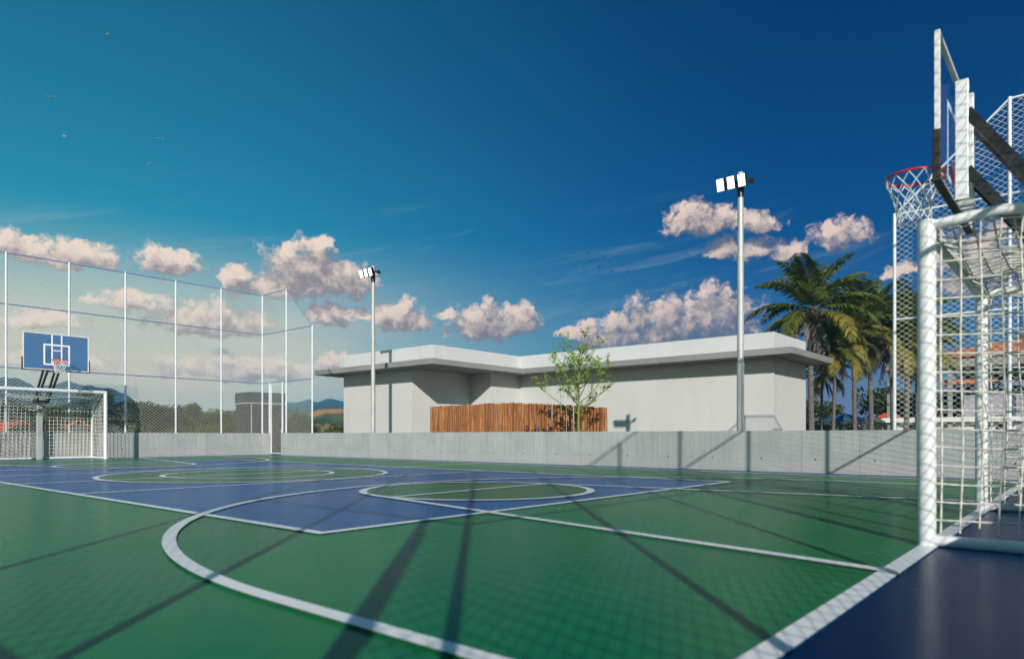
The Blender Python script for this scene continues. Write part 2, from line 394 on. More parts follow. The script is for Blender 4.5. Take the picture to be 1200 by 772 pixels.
# ------------------------------------------------------------------ mesh helpers
class MB:
    def __init__(s): s.v = []; s.f = []; s.smooth = []
    def add(s, vs, fs, smooth=False):
        o = len(s.v); s.v += [tuple(v) for v in vs]
        s.f += [tuple(o+i for i in f) for f in fs]; s.smooth += [smooth]*len(fs)
    def box(s, a, b):
        x0,y0,z0 = a; x1,y1,z1 = b
        if x0>x1: x0,x1=x1,x0
        if y0>y1: y0,y1=y1,y0
        if z0>z1: z0,z1=z1,z0
        s.add([(x0,y0,z0),(x1,y0,z0),(x1,y1,z0),(x0,y1,z0),(x0,y0,z1),(x1,y0,z1),(x1,y1,z1),(x0,y1,z1)],
              [(0,3,2,1),(4,5,6,7),(0,1,5,4),(1,2,6,5),(2,3,7,6),(3,0,4,7)])
    def tube(s, pts, r, n=8, smooth=True, caps=True, rot=0.0):
        pts = [Vector(p) for p in pts]
        rs = r if isinstance(r, (list, tuple)) else [r]*len(pts)
        o = []; up = None
        for i, p in enumerate(pts):
            if i == 0: t = pts[1]-pts[0]
            elif i == len(pts)-1: t = pts[-1]-pts[-2]
            else: t = (pts[i+1]-pts[i]).normalized() + (pts[i]-pts[i-1]).normalized()
            t.normalize()
            if up is None:
                up = Vector((0,0,1)) if abs(t.z) < .9 else Vector((1,0,0))
            a = t.cross(up); 
            if a.length < 1e-5: a = t.orthogonal()
            a.normalize(); b = a.cross(t).normalized(); up = b
            o += [p + (a*cos(rot+2*pi*k/n) + b*sin(rot+2*pi*k/n))*rs[i] for k in range(n)]
        f = []
        for i in range(len(pts)-1):
            for k in range(n):
                k2 = (k+1) % n
                f.append((i*n+k, (i+1)*n+k, (i+1)*n+k2, i*n+k2))
        s.add(o, f, smooth)
        if caps:
            m_ = len(pts)-1
            s.add([o[k] for k in range(n)], [tuple(range(n))]); s.add([o[m_*n+k] for k in range(n)], [tuple(reversed(range(n)))])
    def wire(s, p, q, r):      # thin square wire
        s.tube([p, q], r, 4, smooth=True, caps=False)
    def bar(s, p, q, w, h, up=(0,0,1)):       # rectangular bar between two points
        p = Vector(p); q = Vector(q); t = (q-p).normalized(); a = t.cross(Vector(up)).normalized(); b = a.cross(t).normalized()
        vs = [c + a*sx_*w/2 + b*sy_*h/2 for c in (p, q) for sx_, sy_ in ((-1,-1),(1,-1),(1,1),(-1,1))]
        s.add(vs, [(0,1,2,3),(7,6,5,4),(0,4,5,1),(1,5,6,2),(2,6,7,3),(3,7,4,0)])
    def build(s, name, m, parent=None, bevel=0, loc=None):
        me = bpy.data.meshes.new(name); me.from_pydata(s.v, [], s.f)
        me.polygons.foreach_set('use_smooth', s.smooth)
        me.update()
        ob = bpy.data.objects.new(name, me); C.objects.link(ob)
        if isinstance(m, (list, tuple)):
            for mm in m: me.materials.append(mm)
        else: me.materials.append(m)
        if parent: ob.parent = parent
        if loc: ob.location = loc
        if bevel:
            bv = ob.modifiers.new('bevel', 'BEVEL'); bv.width = bevel; bv.segments = 2; bv.limit_method = 'ANGLE'
        return ob
def tag(o, label=None, cat=None, group=None, kind=None):
    if label: o['label'] = label
    if cat: o['category'] = cat
    if group: o['group'] = group
    if kind: o['kind'] = kind
    return o
def empty(name, loc, rz=0, label=None, cat=None, group=None):
    o = bpy.data.objects.new(name, None); C.objects.link(o); o.location = loc; o.rotation_euler = (0,0,rz)
    o.empty_display_size = .2
    return tag(o, label, cat, group)
def copy_tree(o, parent=None):
    kids = [c for c in bpy.data.objects if c.parent == o]
    c = o.copy(); C.objects.link(c)
    if parent: c.parent = parent
    for k in kids: copy_tree(k, c)
    return c
def fl(o): 
    return o
def plane_mb(x0, y0, x1, y1, z):
    m = MB(); m.add([(x0,y0,z),(x1,y0,z),(x1,y1,z),(x0,y1,z)], [(0,1,2,3)]); return m
R_ = random.Random(7)

# ------------------------------------------------------------------ ground, court
X0, X1, Y0, Y1 = -4.05, 13.05, -5.66, 23.66     # inner faces of the walls
g = plane_mb(-5000, -5000, 5000, 5000, -.03).build('ground', M['ground']); tag(g, kind='structure')
a = plane_mb(X0-.4, Y0-.4, X1+.4, Y1+.4, 0).build('court_apron', M['blue_dark']); tag(a, kind='structure')
CX, CY = 4.5, 9.0
SX0, SX1, GY0, GY1 = -2.98, 11.98, -4.08, 22.08
tag(plane_mb(SX0, GY0, SX1, GY1, .003).build('court_surface_green', M['green']), kind='structure')
VX0, VX1, VY0, VY1 = .207, 8.793, 0, 18
tag(plane_mb(VX0, VY0, VX1, VY1, .006).build('court_surface_blue', M['blue']), kind='structure')
def disc(x, y, r, z, a0=0, a1=2*pi, n=96):
    m = MB(); pts = [(x+r*cos(a0+(a1-a0)*i/n), y+r*sin(a0+(a1-a0)*i/n), z) for i in range(n+1)]
    m.add([(x, y, z)]+pts, [(0, i+1, i+2) for i in range(n)]); return m
FY = 2.2
for (x, y, r) in ((CX, CY, 2.9), (CX, FY, 1.75), (CX, 18-FY, 1.75)):
    tag(disc(x, y, r, .009).build('court_circle_green', M['green2']), kind='structure')
zl = [.0110]
LW = .10
def line_obj(mb, name='court_line'):
    tag(mb.build(name, M['line']), kind='structure'); zl[0] += .0004
def seg(x0, y0, x1, y1, w=LW):
    p = Vector((x0,y0,0)); q = Vector((x1,y1,0)); t = (q-p).normalized(); n_ = Vector((-t.y, t.x, 0))*w/2; e = t*w/2
    m = MB(); z = Vector((0,0,zl[0]))
    m.add([p-e-n_+z, q+e-n_+z, q+e+n_+z, p-e+n_+z], [(0,1,2,3)]); line_obj(m)
def ring(x, y, r, w=LW, a0=0, a1=2*pi, n=128, pre=None, post=None, rl=None, rr_=None):
    pts = []
    for i in range(n+1):
        a = a0+(a1-a0)*i/n; c_ = cos(a); k_ = (rl or r) if c_ < 0 else (rr_ or r)
        pts.append((x+k_*c_, y+r*sin(a)))
    if pre: pts = pre+pts
    if post: pts = pts+post
    m = MB(); vs = []
    for i, p in enumerate(pts):
        a = pts[max(i-1,0)]; b = pts[min(i+1,len(pts)-1)]
        if abs(a1-a0) > 6.2 and i in (0, len(pts)-1): a = pts[-2]; b = pts[1]
        t = Vector((b[0]-a[0], b[1]-a[1])).normalized()
        vs += [(p[0]+t.y*w/2, p[1]-t.x*w/2, zl[0]), (p[0]-t.y*w/2, p[1]+t.x*w/2, zl[0])]
    m.add(vs, [(2*i, 2*i+2, 2*i+3, 2*i+1) for i in range(len(pts)-1)]); line_obj(m)
# outer boundary
seg(SX0, GY0, SX1, GY0, .118); seg(SX0, GY1, SX1, GY1, .125); seg(SX0, GY0, SX0, GY1); seg(SX1, GY0, SX1, GY1)
# volleyball rectangle and attack lines
seg(VX0, VY0, VX1, VY0); seg(VX0, VY1, VX1, VY1); seg(VX0, VY0, VX0, VY1); seg(VX1, VY0, VX1, VY1)
seg(VX0, 6, VX1, 6, .09); seg(VX0, 12, VX1, 12, .09)
seg(SX0, 9, SX1, 9, .09)
ring(CX, CY, 2.9, .11); ring(CX, CY, 1.73, .1)
for s_ in (0, 1):
    fy = FY if s_ == 0 else 18-FY; gy = GY0 if s_ == 0 else GY1; sg = 1 if s_ == 0 else -1
    ring(CX, fy, 1.73, .12)
    seg(CX-1.75, fy, CX+1.75, fy, .09)
    seg(CX-1.75, fy, CX-3.0, gy, .11); seg(CX+1.75, fy, CX+2.75, gy, .11)
    ac = -1.85 if s_ == 0 else 19.85; ax, al, ar, ry_ = 4.6, 5.92, 5.6, 5.97      # three-point arc running into straight sides
    if s_ == 0:
        ring(ax, ac, ry_, .10, pi, 0, pre=[(ax-al, gy+i*(ac-gy)/6) for i in range(6)], post=[(ax+ar, ac+(gy-ac)*i/6) for i in range(1,7)], rl=al, rr_=ar)
    else:
        ring(ax, ac, ry_, .10, -pi, 0, pre=[(ax-al, gy+i*(ac-gy)/6) for i in range(6)], post=[(ax+ar, ac+(gy-ac)*i/6) for i in range(1,7)], rl=al, rr_=ar)

# ------------------------------------------------------------------ concrete walls
WH = .963; WT = .2
def wall(name, p, ang, length, label, h=WH):
    m = MB(); m.box((0, 0, -.05), (length, WT, h))
    o = m.build(name, M['concrete'], bevel=.008); o.location = (*p, 0); o.rotation_euler = (0, 0, ang)
    return tag(o, label, 'wall')
wall('concrete_wall', (X0-.0, Y1), 0, X1-X0+.0, 'low board-marked concrete wall behind the far goal')
wall('concrete_wall', (X1, 22.05), -pi/2, 22.05-(Y0-WT), 'long low concrete wall along the side in front of the pale building').location = (X1+WT, 22.05, 0)
bpy.data.objects['concrete_wall.001'].rotation_euler = (0, 0, -pi/2)
bpy.data.objects['concrete_wall.001'].location = (X1, 22.05, 0)
# local +Y of a wall turned by -90 degrees points to world +X
wall('concrete_wall', (X1, Y1+WT), -pi/2, Y1+WT-23.16, 'short stub of concrete wall left of the mesh gate in the far corner')
wall('concrete_wall', (X0, Y0-WT), pi/2, Y1+2*WT-Y0, 'low concrete wall along the side nearest the camera')
wall('concrete_wall', (X1, Y0), pi, X1-X0, 'low concrete wall behind the near goal')

# ------------------------------------------------------------------ chain link fences
FX0, FX1, FY0, FY1 = -4.148, 13.148, -5.76, 23.76
BX = (FX1-FX0)/9; BY = 1.983
def clip_line(poly, n_, c):
    """segment of the line n.x = c inside a convex polygon"""
    hits = []
    for i in range(len(poly)):
        a = poly[i]; b = poly[(i+1) % len(poly)]
        da = n_[0]*a[0]+n_[1]*a[1]-c; db = n_[0]*b[0]+n_[1]*b[1]-c
        if (da < 0) != (db < 0):
            t = da/(da-db); hits.append((a[0]+(b[0]-a[0])*t, a[1]+(b[1]-a[1])*t))
    return hits if len(hits) == 2 else None
CW, CH, WR = .155, .115, .0034
def mesh_panel(poly, to3, name, parent, m, cw=CW, ch=CH, r=WR):
    mb = MB()
    for fam in (0, 1):
        sl = ch/cw*(1 if fam == 0 else -1)
        n_ = (-sl, 1.0)
        cs = [n_[0]*p[0]+n_[1]*p[1] for p in poly]
        k = math.ceil(min(cs)/ch)
        while k*ch < max(cs):
            h = clip_line(poly, n_, k*ch+1e-4)
            if h and hypot(h[0][0]-h[1][0], h[0][1]-h[1][1]) > .02:
                off = r if fam == 0 else -r
                mb.wire(to3(h[0][0], h[0][1], off), to3(h[1][0], h[1][1], off), r)
            k += 1
    return mb.build(name, m, parent)
def enclosure(end_y, sgn, zt, z2, z1, label, flip_gate):
    """end fence with a return on each side that steps down; sgn=+1 means the returns run towards +Y"""
    root = empty('chain_link_fence', (CX, end_y, WH), 0, label, 'fence')
    L = lambda x, y, z: (x-CX, y-end_y, z-WH)
    PR = .034
    # end run
    xs = [FX0+BX*i for i in range(10)]
    for x in xs:
        m = MB(); m.tube([L(x, end_y, WH), L(x, end_y, zt+.03)], PR, 10); m.build('post', M['post_metal'], root)
    for z in (z1, z2, zt):
        m = MB(); m.tube([L(FX0, end_y, z), L(FX1, end_y, z)], .024, 8); m.build('rail', M['blue_metal'], root)
    for i in range(9):
        x0, x1 = xs[i], xs[i+1]
        mesh_panel([(x0, WH), (x1, WH), (x1, zt), (x0, zt)], lambda s, z, o: L(s, end_y+o, z), 'mesh_panel', root, M['wire'])
    for X in (FX0, FX1):
        ya = end_y+sgn*BY; yb = end_y+sgn*2*BY
        for (y, zz) in ((ya, zt), (yb, z2)):
            m = MB(); m.tube([L(X, y, WH), L(X, y, zz+.03)], PR, 10); m.build('post', M['post_metal'], root)
        m = MB(); m.tube([L(X, end_y, zt), L(X, ya, zt), L(X, yb, z2)], .024, 8); m.build('rail', M['post_metal'] if sgn>0 and False else M['blue_metal'] if sgn<0 else M['post_metal'], root)
        for z in (z1, z2):
            m = MB(); m.tube([L(X, end_y, z), L(X, yb, z)], .024, 8); m.build('rail', M['blue_metal'] if sgn < 0 else M['post_metal'], root)
        ga, gb = end_y+sgn*.62, end_y+sgn*1.68           # gate opening
        if sgn > 0 and X == FX0: ga, gb = end_y+.56, ya  # near left: opening for the added shadow-casting leaf
        polys = [[(end_y, z1), (ya, z1), (ya, zt), (end_y, zt)], [(ya, WH), (yb, WH), (yb, z2), (ya, zt)],
                 [(end_y, WH), (ga, WH), (ga, z1), (end_y, z1)], [(gb, WH), (ya, WH), (ya, z1), (gb, z1)]]
        for pl in polys:
            if abs(pl[0][0]-pl[1][0]) < .01: continue
            mesh_panel(pl, lambda s, z, o, X=X: L(X+o, s, z), 'mesh_panel', root, M['wire'])
        for gy in ((ga, gb) if gb != ya else (ga,)):
            m = MB(); m.tube([L(X, gy, WH), L(X, gy, z1)], .034, 10); m.build('gate_post', M['post_metal'], root)
    return root
far_f = enclosure(FY1, -1, 7.20, 5.42, 3.22, 'tall chain-link fence on the wall behind the far goal, stepping down at its ends', True)
near_f = enclosure(FY0, 1, 7.36, 5.52, 3.30, 'tall chain-link fence on the wall behind the near goal, stepping down at its ends', True)

def gate(hinge, ang, w, h, label, z0=0, cell=(.075,.06,.003)):
    root = empty('mesh_gate', (*hinge, z0), ang, label, 'gate', 'mesh gates in the court corners')
    f = MB()
    f.tube([(.03,0,.05),(.03,0,h)], .03, 8); f.tube([(w-.03,0,.05),(w-.03,0,h)], .03, 8)
    f.tube([(.03,0,.06),(w-.03,0,.06)], .026, 8); f.tube([(.03,0,h-.03),(w-.03,0,h-.03)], .026, 8)
    f.build('gate_frame', M['post_metal'], root)
    mesh_panel([(.03,.06),(w-.03,.06),(w-.03,h-.03),(.03,h-.03)], lambda s, z, o: (s, o, z), 'mesh_panel', root, M['wire'], *cell)
    k = MB(); k.box((w-.14,-.05,1.0),(w-.05,.05,1.12)); k.bar((w-.1,-.07,1.06),(w-.24,-.07,1.06),.015,.02); k.build('latch', M['galv'], root)
    return root
gate((13.2, 23.12), -pi/2, 1.03, 3.16, 'closed mesh gate in the far right corner of the court', 0, (.10,.08,.0022))
gate((13.2, -5.12), pi/2, 1.03, 3.2, 'closed mesh gate in the near right corner behind the near goal')
gate((-4.2, 23.12), -pi/2, 1.03, 3.16, 'closed mesh gate in the far left corner of the court')
gate((-4.2, -5.2), atan2(-.785,-.735), 1.06, 2.36, 'unseen mesh gate leaf added in the near left corner, turned outwards for its wide shadow on the court', .98, (.05,.045,.004))  # added out of view: dense leaf angled to cast the wide court shadow

# ------------------------------------------------------------------ goals
def goal(y_line, sgn, w, h, label):
    """sgn=+1: goal opens towards +Y (the near goal), net behind it towards -Y"""
    root = empty('football_goal', (CX, y_line, 0), 0 if sgn > 0 else pi, label, 'goal', 'white goals at both ends of the court')
    pr = .062; zc = h-pr
    hw = w/2
    for s in (-1, 1):
        m = MB(); m.tube([(s*hw, 0, .0), (s*hw, 0, zc+pr*.6)], pr, 20); m.build('goalpost', M['white_metal'], root, bevel=0)
    m = MB(); m.tube([(-hw, 0, zc), (hw, 0, zc)], pr*.97, 20); m.build('crossbar', M['white_metal'], root)
    def side(s):
        P = [(s*hw, -.02, zc)]
        P += [(s*hw, -.45, zc+.03)]
        for i in range(1, 9):
            t = i/8*pi/2*.98
            P.append((s*hw, -.45-.85*sin(t), zc+.03-.85*(1-cos(t))))
        P.append((s*hw, -1.34, .9)); P.append((s*hw, -1.36, .05))
        return P
    for s in (-1, 1):
        m = MB(); m.tube(side(s), .04, 12); m.build('side_hoop', M['white_metal'], root)
        m = MB(); m.tube([(s*hw, -.02, .045), (s*hw, -1.36, .045)], .045, 12); m.build('ground_bar', M['white_metal'], root)
    m = MB(); m.tube([(-hw, -1.36, .045), (hw, -1.36, .045)], .04, 12); m.build('ground_bar', M['white_metal'], root)
    # net
    m = MB(); rs = .0075; rnd = random.Random(3 if sgn > 0 else 4)
    prof = [(-.04, zc-.05)]
    for p in side(1)[1:]: prof.append((p[1]+.02, p[2]-.05))
    prof[-1] = (prof[-1][0], .1)
    # resample the profile at equal steps
    def resample(pr_, step):
        out = [pr_[0]]; acc = 0
        for i in range(len(pr_)-1):
            a = Vector(pr_[i]); b = Vector(pr_[i+1]); L = (b-a).length; t = step-acc
            while t <= L:
                c = a+(b-a)*t/L; out.append((c.x, c.y)); t += step
            acc = L-(t-step)
        return out
    st = .125
    rp = resample(prof, st); nx = int(round((w-.06)/st))
    def P(i, j):
        x = -hw+.04+(w-.08)*i/nx; y, z = rp[j]
        sg = mnoise.noise(Vector((x*1.3, j*.22, 7.7*sgn)))
        top = max(0, 1-j/ (len(rp)*.45))
        edge = min(1, min(i, nx-i)/3)
        sag = (.13*top + .03)*edge*(1+1.1*sg)*(1 if j > 0 else 0)
        if j < len(rp)*.3: return Vector((x+.02*sg*edge, y, z-sag))
        return Vector((x+.02*sg*edge, y+sag*.8, z-sag*.4*top))
    for j in range(len(rp)):
        m.tube([P(i, j) for i in range(nx+1)], rs, 4, caps=False)
    for i in range(nx+1):
        m.tube([P(i, j) for j in range(len(rp))], rs, 4, caps=False)
    # side nets
    for s in (-1, 1):
        nzr = int((zc-.1)/.14)
        def yback(z):
            for k in range(len(prof)-1):
                (ya, za), (yb, zb) = prof[k], prof[k+1]
                if min(za, zb) <= z <= max(za, zb) and abs(za-zb) > .02: 
                    return ya+(yb-ya)*(z-za)/(zb-za)
            return -.45
        def S(y, z):
            sg = mnoise.noise(Vector((y*1.4, z*1.1, s*3.3)))
            e = min(1, -y/.25)*min(1, max(0, (y-yback(z))/.2))
            return Vector((s*(hw-.01)-s*(.035+.05*sg)*e, y+.045*sg*e-.07*e*(z-1.2)/1.2*0, z+.035*sg*e))
        for k in range(1, nzr+1):
            z = .06+k*.14
            if z > zc-.06: continue
            yb = yback(z); n_ = 12
            m.tube([S(-.05+(yb+.05)*q_/n_, z-.015*sin(pi*q_/n_)) for q_ in range(n_+1)], rs, 4, caps=False)
        yy = -.09
        while yy > -1.33:
            # top of this vertical string
            zt_ = zc-.06
            for k in range(len(prof)-1):
                (ya, za), (yb, zb) = prof[k], prof[k+1]
                if yb <= yy <= ya and abs(ya-yb) > 1e-4: zt_ = za+(zb-za)*(yy-ya)/(yb-ya)
            m.tube([S(yy, .1+(zt_-.1)*q_/14) for q_ in range(15)], rs, 4, caps=False)
            yy -= .125
    m.build('net', M['string'], root)
    return root
goal(-4.06, 1, 3.3+.0, 2.50, 'white football goal close to the camera at the right, seen from its side')
goal(22.15, -1, 3.25, 2.46, 'white football goal at the far left end of the court')

# ------------------------------------------------------------------ basketball hoops
def hoop(y_board, sgn, y_pole, label, cx=CX, glass='glass', dz=0.0):
    root = empty('basketball_hoop', (cx, y_pole, 0), 0 if sgn > 0 else pi, label, 'hoop', 'basketball hoops above both goals')
    yb = (y_board-y_pole)*sgn        # local +y points into the court
    hw = .96; z0, z1 = 3.02+dz, 4.24+dz
    m = MB(); m.box((-.08, -.08, 0), (.08, .08, 2.04)); m.build('pole', M['galv'], root, bevel=.01)
    m = MB(); m.box((-.2, -.12, 2.041), (.2, .16, 2.09)); m.build('mounting_plate', M['black'], root)
    # arms: two pairs
    for s in (-1, 1):
        m = MB(); m.bar((s*.17, .02, 2.05), (s*.17, yb-.11, 3.74), .05, .085); m.build('arm', M['black'], root)
        m = MB(); m.bar((s*.17, .34, 2.04), (s*.17, yb-.11, 3.22), .05, .085); m.bar((s*.17, .0, 2.02), (s*.17, .36, 2.06), .06, .08); m.build('arm', M['black'], root)
    # back beams
    for s in (-1, 1):
        m = MB(); m.box((s*.17-.03, yb-.125, z0+.02), (s*.17+.03, yb-.024, z1-.13)); m.build('back_beam', M['white_metal'], root, bevel=.006)
        m = MB(); m.tube([(s*.17, yb-.17, z0-.02), (s*.17, yb-.05, z0-.02)], .03, 10); m.build('bracket', M['galv'], root)
    bd = MB(); bd.box((-hw+.035, yb-.006, z0+.035), (hw-.035, yb+.006, z1-.035)); board = bd.build('backboard', M[glass], root)
    fr = MB(); t = .035
    fr.box((-hw, yb-.02, z0+t), (-hw+t, yb+.02, z1-t)); fr.box((hw-t, yb-.02, z0+t), (hw, yb+.02, z1-t))
    fr.box((-hw, yb-.02, z1-t), (hw, yb+.02, z1)); fr.box((-hw, yb-.02, z0), (hw, yb+.02, z0+t))
    fr.build('frame', M['white_metal'], board, bevel=.003)
    pd = MB()
    pd.box((-hw-.035, yb-.03, z0-.025), (hw+.035, yb+.03, z0+.008))
    for s in (-1, 1):
        pd.box((s*(hw+.002), yb-.03, z0+.010), (s*(hw+.03), yb+.03, z0+.40))
    pd.build('padding', M['pad'], board, bevel=.006)
    tg = MB(); yy = yb+.0075; e = .002; lw = .05
    x_, za, zb = .335, z0+.22, z0+.82
    tg.box((-x_-lw, yy, za), (-x_, yy+e, zb)); tg.box((x_, yy, za), (x_+lw, yy+e, zb))
    tg.box((-x_-lw, yy, zb), (x_+lw, yy+e, zb+lw)); tg.box((-x_-lw, yy, za-lw), (x_+lw, yy+e, za))
    if glass == 'glass':  # painted strips stand in for the back beams showing through the board
        for s in (-1, 1): tg.box((s*.14-.022, yy, zb+lw+.002), (s*.14+.022, yy+e, z1-.037)); tg.box((s*.14-.022, yy, za+.002), (s*.14+.022, yy+e, zb-.002))
        tg.box((-.116, yy, zb-.17), (.116, yy+e, zb-.14))
    tg.build('target_and_beam_marks', M['line'], board)
    # rim
    rz = 3.35+dz*.5; ry = yb+.335; rr = .24
    m = MB(); m.tube([(rr*cos(2*pi*k/48), ry+rr*sin(2*pi*k/48), rz) for k in range(49)], .011, 10, caps=False)
    m.box((-.09, yb+.012, rz-.14), (.09, yb+.022, rz+.03)); m.box((-.075, yb+.022, rz-.012), (.075, ry-rr+.01, rz+.008))
    m.bar((-.06, yb+.03, rz-.12), (-.10, ry-.2, rz-.01), .012, .012); m.bar((.06, yb+.03, rz-.12), (.10, ry-.2, rz-.01), .012, .012)
    rim = m.build('rim', M['rim'], root)
    n_ = 12; rows = [(rr, 0), (.215, .075), (.185, .15), (.162, .225), (.148, .30), (.142, .37), (.15, .43)]
    m = MB()
    for fam in (1, -1):
        for k in range(n_):
            pts = []
            for j, (r_, dz) in enumerate(rows):
                a = 2*pi*(k+fam*j*.5)/n_; rj = r_*(1+.02*((k*7+j*3) % 5-2))
                pts.append((rj*cos(a), ry+rj*sin(a), rz-.008-dz))
            m.tube(pts, .0055, 5, caps=False)
    m.build('hoop_net', M['hoop_cord'], rim)
    return root
hoop(-4.055, 1, -5.30, 'basketball hoop seen edge-on above the near goal, its board turned away', 4.28, 'glass_clear', -.085)
hoop(21.45, -1, 23.30, 'basketball hoop with blue board behind and above the far goal', 4.4)

# ------------------------------------------------------------------ floodlight masts
def mast(y, top, label, order):
    root = empty('floodlight_mast', (13.42, y, 0), 0, label, 'floodlight', 'floodlight masts behind the side wall')
    m = MB(); m.tube([(0,0,-.02), (0,0,2.6)], .088, 16); m.tube([(0,0,2.6), (0,0,5.3)], .080, 16); m.tube([(0,0,5.3), (0,0,top)], .072, 16)
    m.tube([(0,0,2.56), (0,0,2.62)], .096, 16); m.tube([(0,0,5.27),(0,0,5.32)], .088, 16); m.build('pole', M['galv'], root)
    m = MB(); m.tube([(0,0,top-.62), (0,0,top-.24)], .082, 14); m.build('collar', M['black'], root)
    zc = top-.26
    m = MB(); m.bar((-.10, -.28, zc), (-.10, .52, zc), .05, .06); m.bar((-.02, 0, zc), (-.12, 0, zc), .08, .08)
    m.box((-.02, -.30, zc-.05), (.12, -.22, zc+.06)); m.build('crossarm', M['black'], root)
    for k in range(3):
        yc = -.12+.27*k
        h = MB(); h.box((-.05, yc-.10, -.165), (.05, yc+.10, .155))
        for q_ in range(5): h.box((.05, yc-.09+.04*q_, -.14), (.075, yc-.078+.04*q_, .14))
        hd = h.build('lamp_head', M['black'], root, bevel=.004, loc=(-.19, 0, zc)); hd.rotation_euler = (0, radians(-16), 0)
        f = MB(); f.box((-.056, yc-.088, -.15), (-.0505, yc+.088, .14)); f.build('lens', M['lamp_face'], hd)
    return root
mast(1.66, 7.36, 'tall grey mast with three white lamps in front of the right half of the building', 0)
mast(16.12, 7.36, 'tall grey mast with three white lamps farther away, at the building left end', 1)

# ------------------------------------------------------------------ pale building
b = empty('flat_roofed_building', (22.95, 16.4, 0), 0, 'long pale building with white parapet and grey overhanging roof slab', 'building')
def prism(poly, z0, z1, name, m, bevel=0.0, off=(22.95, 16.4)):
    mb = MB(); n_ = len(poly); P_ = [(x-off[0], y-off[1]) for x, y in poly]
    mb.add([(x, y, z0) for x, y in P_]+[(x, y, z1) for x, y in P_],
           [tuple(reversed(range(n_))), tuple(range(n_, 2*n_))]+[(i, (i+1) % n_, n_+(i+1) % n_, n_+i) for i in range(n_)])
    return mb.build(name, m, b, bevel)
walls = [(22.95,4.21),(26.7,4.21),(26.7,23.1),(17.1,23.1),(17.1,18.05),(20.8,18.05),(20.8,16.7),(22.95,16.7)]
prism(walls, 0, 3.80, 'wall', M['plaster'])
para = [(22.95,4.21),(26.7,4.21),(26.7,23.1),(17.1,23.1),(17.1,16.70),(22.95,16.70)]
o_ = 1.0
slab = [(22.95-o_,4.21-o_),(26.7+o_*.3,4.21-o_),(26.7+o_*.3,23.1+o_),(17.1-o_,23.1+o_),(17.1-o_,16.70-o_),(22.95-o_,16.70-o_)]
prism(slab, 3.803, 4.04, 'roof_slab', M['slab'], .008)
prism(para, 4.043, 4.78, 'parapet', M['plaster2'], .01)

# ------------------------------------------------------------------ palisade of split logs
pal = MB(); rr_ = random.Random(5); y = 7.85
while y < 16.62:
    w = rr_.uniform(.085, .15); t = (y-7.8)/8.9
    top = 1.80+.32*min(1, t*2.0)**.8 - .03*max(0, t-.6)/.4 + rr_.uniform(-.022, .022)
    lean = rr_.uniform(-.012, .012); x = 17.0+rr_.uniform(-.035, .035)
    pts = [(x+rr_.uniform(-.006,.006), y+w/2+lean*k/4+rr_.uniform(-.006,.006), top*k/5) for k in range(6)]
    pal.tube(pts, [w/2*rr_.uniform(.88, 1.10) for _ in range(6)], 7)
    y += w*rr_.uniform(.88, .98)
tag(pal.build('log_palisade', M['log']), 'rust-brown palisade of upright split logs in front of the building', 'fence')

# ------------------------------------------------------------------ young tree
def young_tree():
    root = empty('young_tree', (15.35, 7.85, 0), 0, 'slender young tree with sparse bright green leaves in front of the log palisade', 'tree')
    rn = random.Random(21); wood = MB(); lf = MB(); tips = []
    def branch(p, d_, L, r, lvl):
        n_ = 5; pts = [p]; q = Vector(p); dd = Vector(d_)
        for i in range(n_):
            dd = (dd + Vector((rn.uniform(-.07,.07), rn.uniform(-.07,.07), rn.uniform(-.03,.07)))).normalized()
            q = q + dd*L/n_; pts.append(tuple(q))
        wood.tube(pts, [r*(1-.75*i/n_) for i in range(n_+1)], 6 if lvl < 2 else 4, caps=False)
        if lvl >= 1:
            for i in range(1, n_+1):
                if lvl >= 2 or i >= 3:
                    for _ in range(2 if lvl >= 2 else 1):
                        tips.append(Vector(pts[i])+Vector((rn.uniform(-.06,.06), rn.uniform(-.06,.06), rn.uniform(-.05,.06))))
        if lvl < 3:
            for _ in range((4, 5, 2)[lvl] if lvl else 0):
                k = rn.randint(1, n_-1); a = rn.uniform(0, 2*pi)
                side_ = Vector((cos(a), sin(a), rn.uniform(.3, .9))).normalized()
                nd = (dd*.55+side_*.6).normalized()
                branch(pts[k], nd, L*rn.uniform(.22, .38), r*.5, lvl+1)
    tr = []; q = Vector((0,0,0))
    for i in range(9):
        tr.append(tuple(q)); q = q + Vector((rn.uniform(-.02,.02), rn.uniform(-.02,.02), .44))
    wood.tube(tr, [.055*(1-.75*i/9) for i in range(9)], 8, caps=False)
    def P(z): 
        i = min(int(z/.44), 7); a_ = Vector(tr[i]); b_ = Vector(tr[i+1]); return a_+(b_-a_)*((z-.44*i)/.44)
    nb = 21
    for i in range(nb):
        z = 1.5+1.95*(i/nb)**1.1; a = i*2.4+rn.uniform(-.3,.3)
        up = .42+.75*(i/nb); L = 1.95*(1-.42*i/nb)*rn.uniform(.8, 1.1)
        branch(tuple(P(min(z, 3.4))), Vector((cos(a), sin(a), up)).normalized(), L, .022*(1-.4*i/nb), 1)
    for p in tips:
        for _ in range(rn.choice((0,0,0,0,1,1,2))):
            c = p+Vector((rn.uniform(-.05,.05), rn.uniform(-.05,.05), rn.uniform(-.05,.05)))
            a = Vector((rn.uniform(-1,1), rn.uniform(-1,1), rn.uniform(-.6,.6))).normalized(); u_ = a.orthogonal().normalized()
            s_ = rn.uniform(.022, .045)
            lf.add([c-a*s_*1.4, c+u_*s_*.8, c+a*s_*1.4, c-u_*s_*.8], [(0,1,2,3)])
    wood.build('trunk', M['young_bark'], root); lf.build('crown', M['young_leaf'], root)
young_tree()

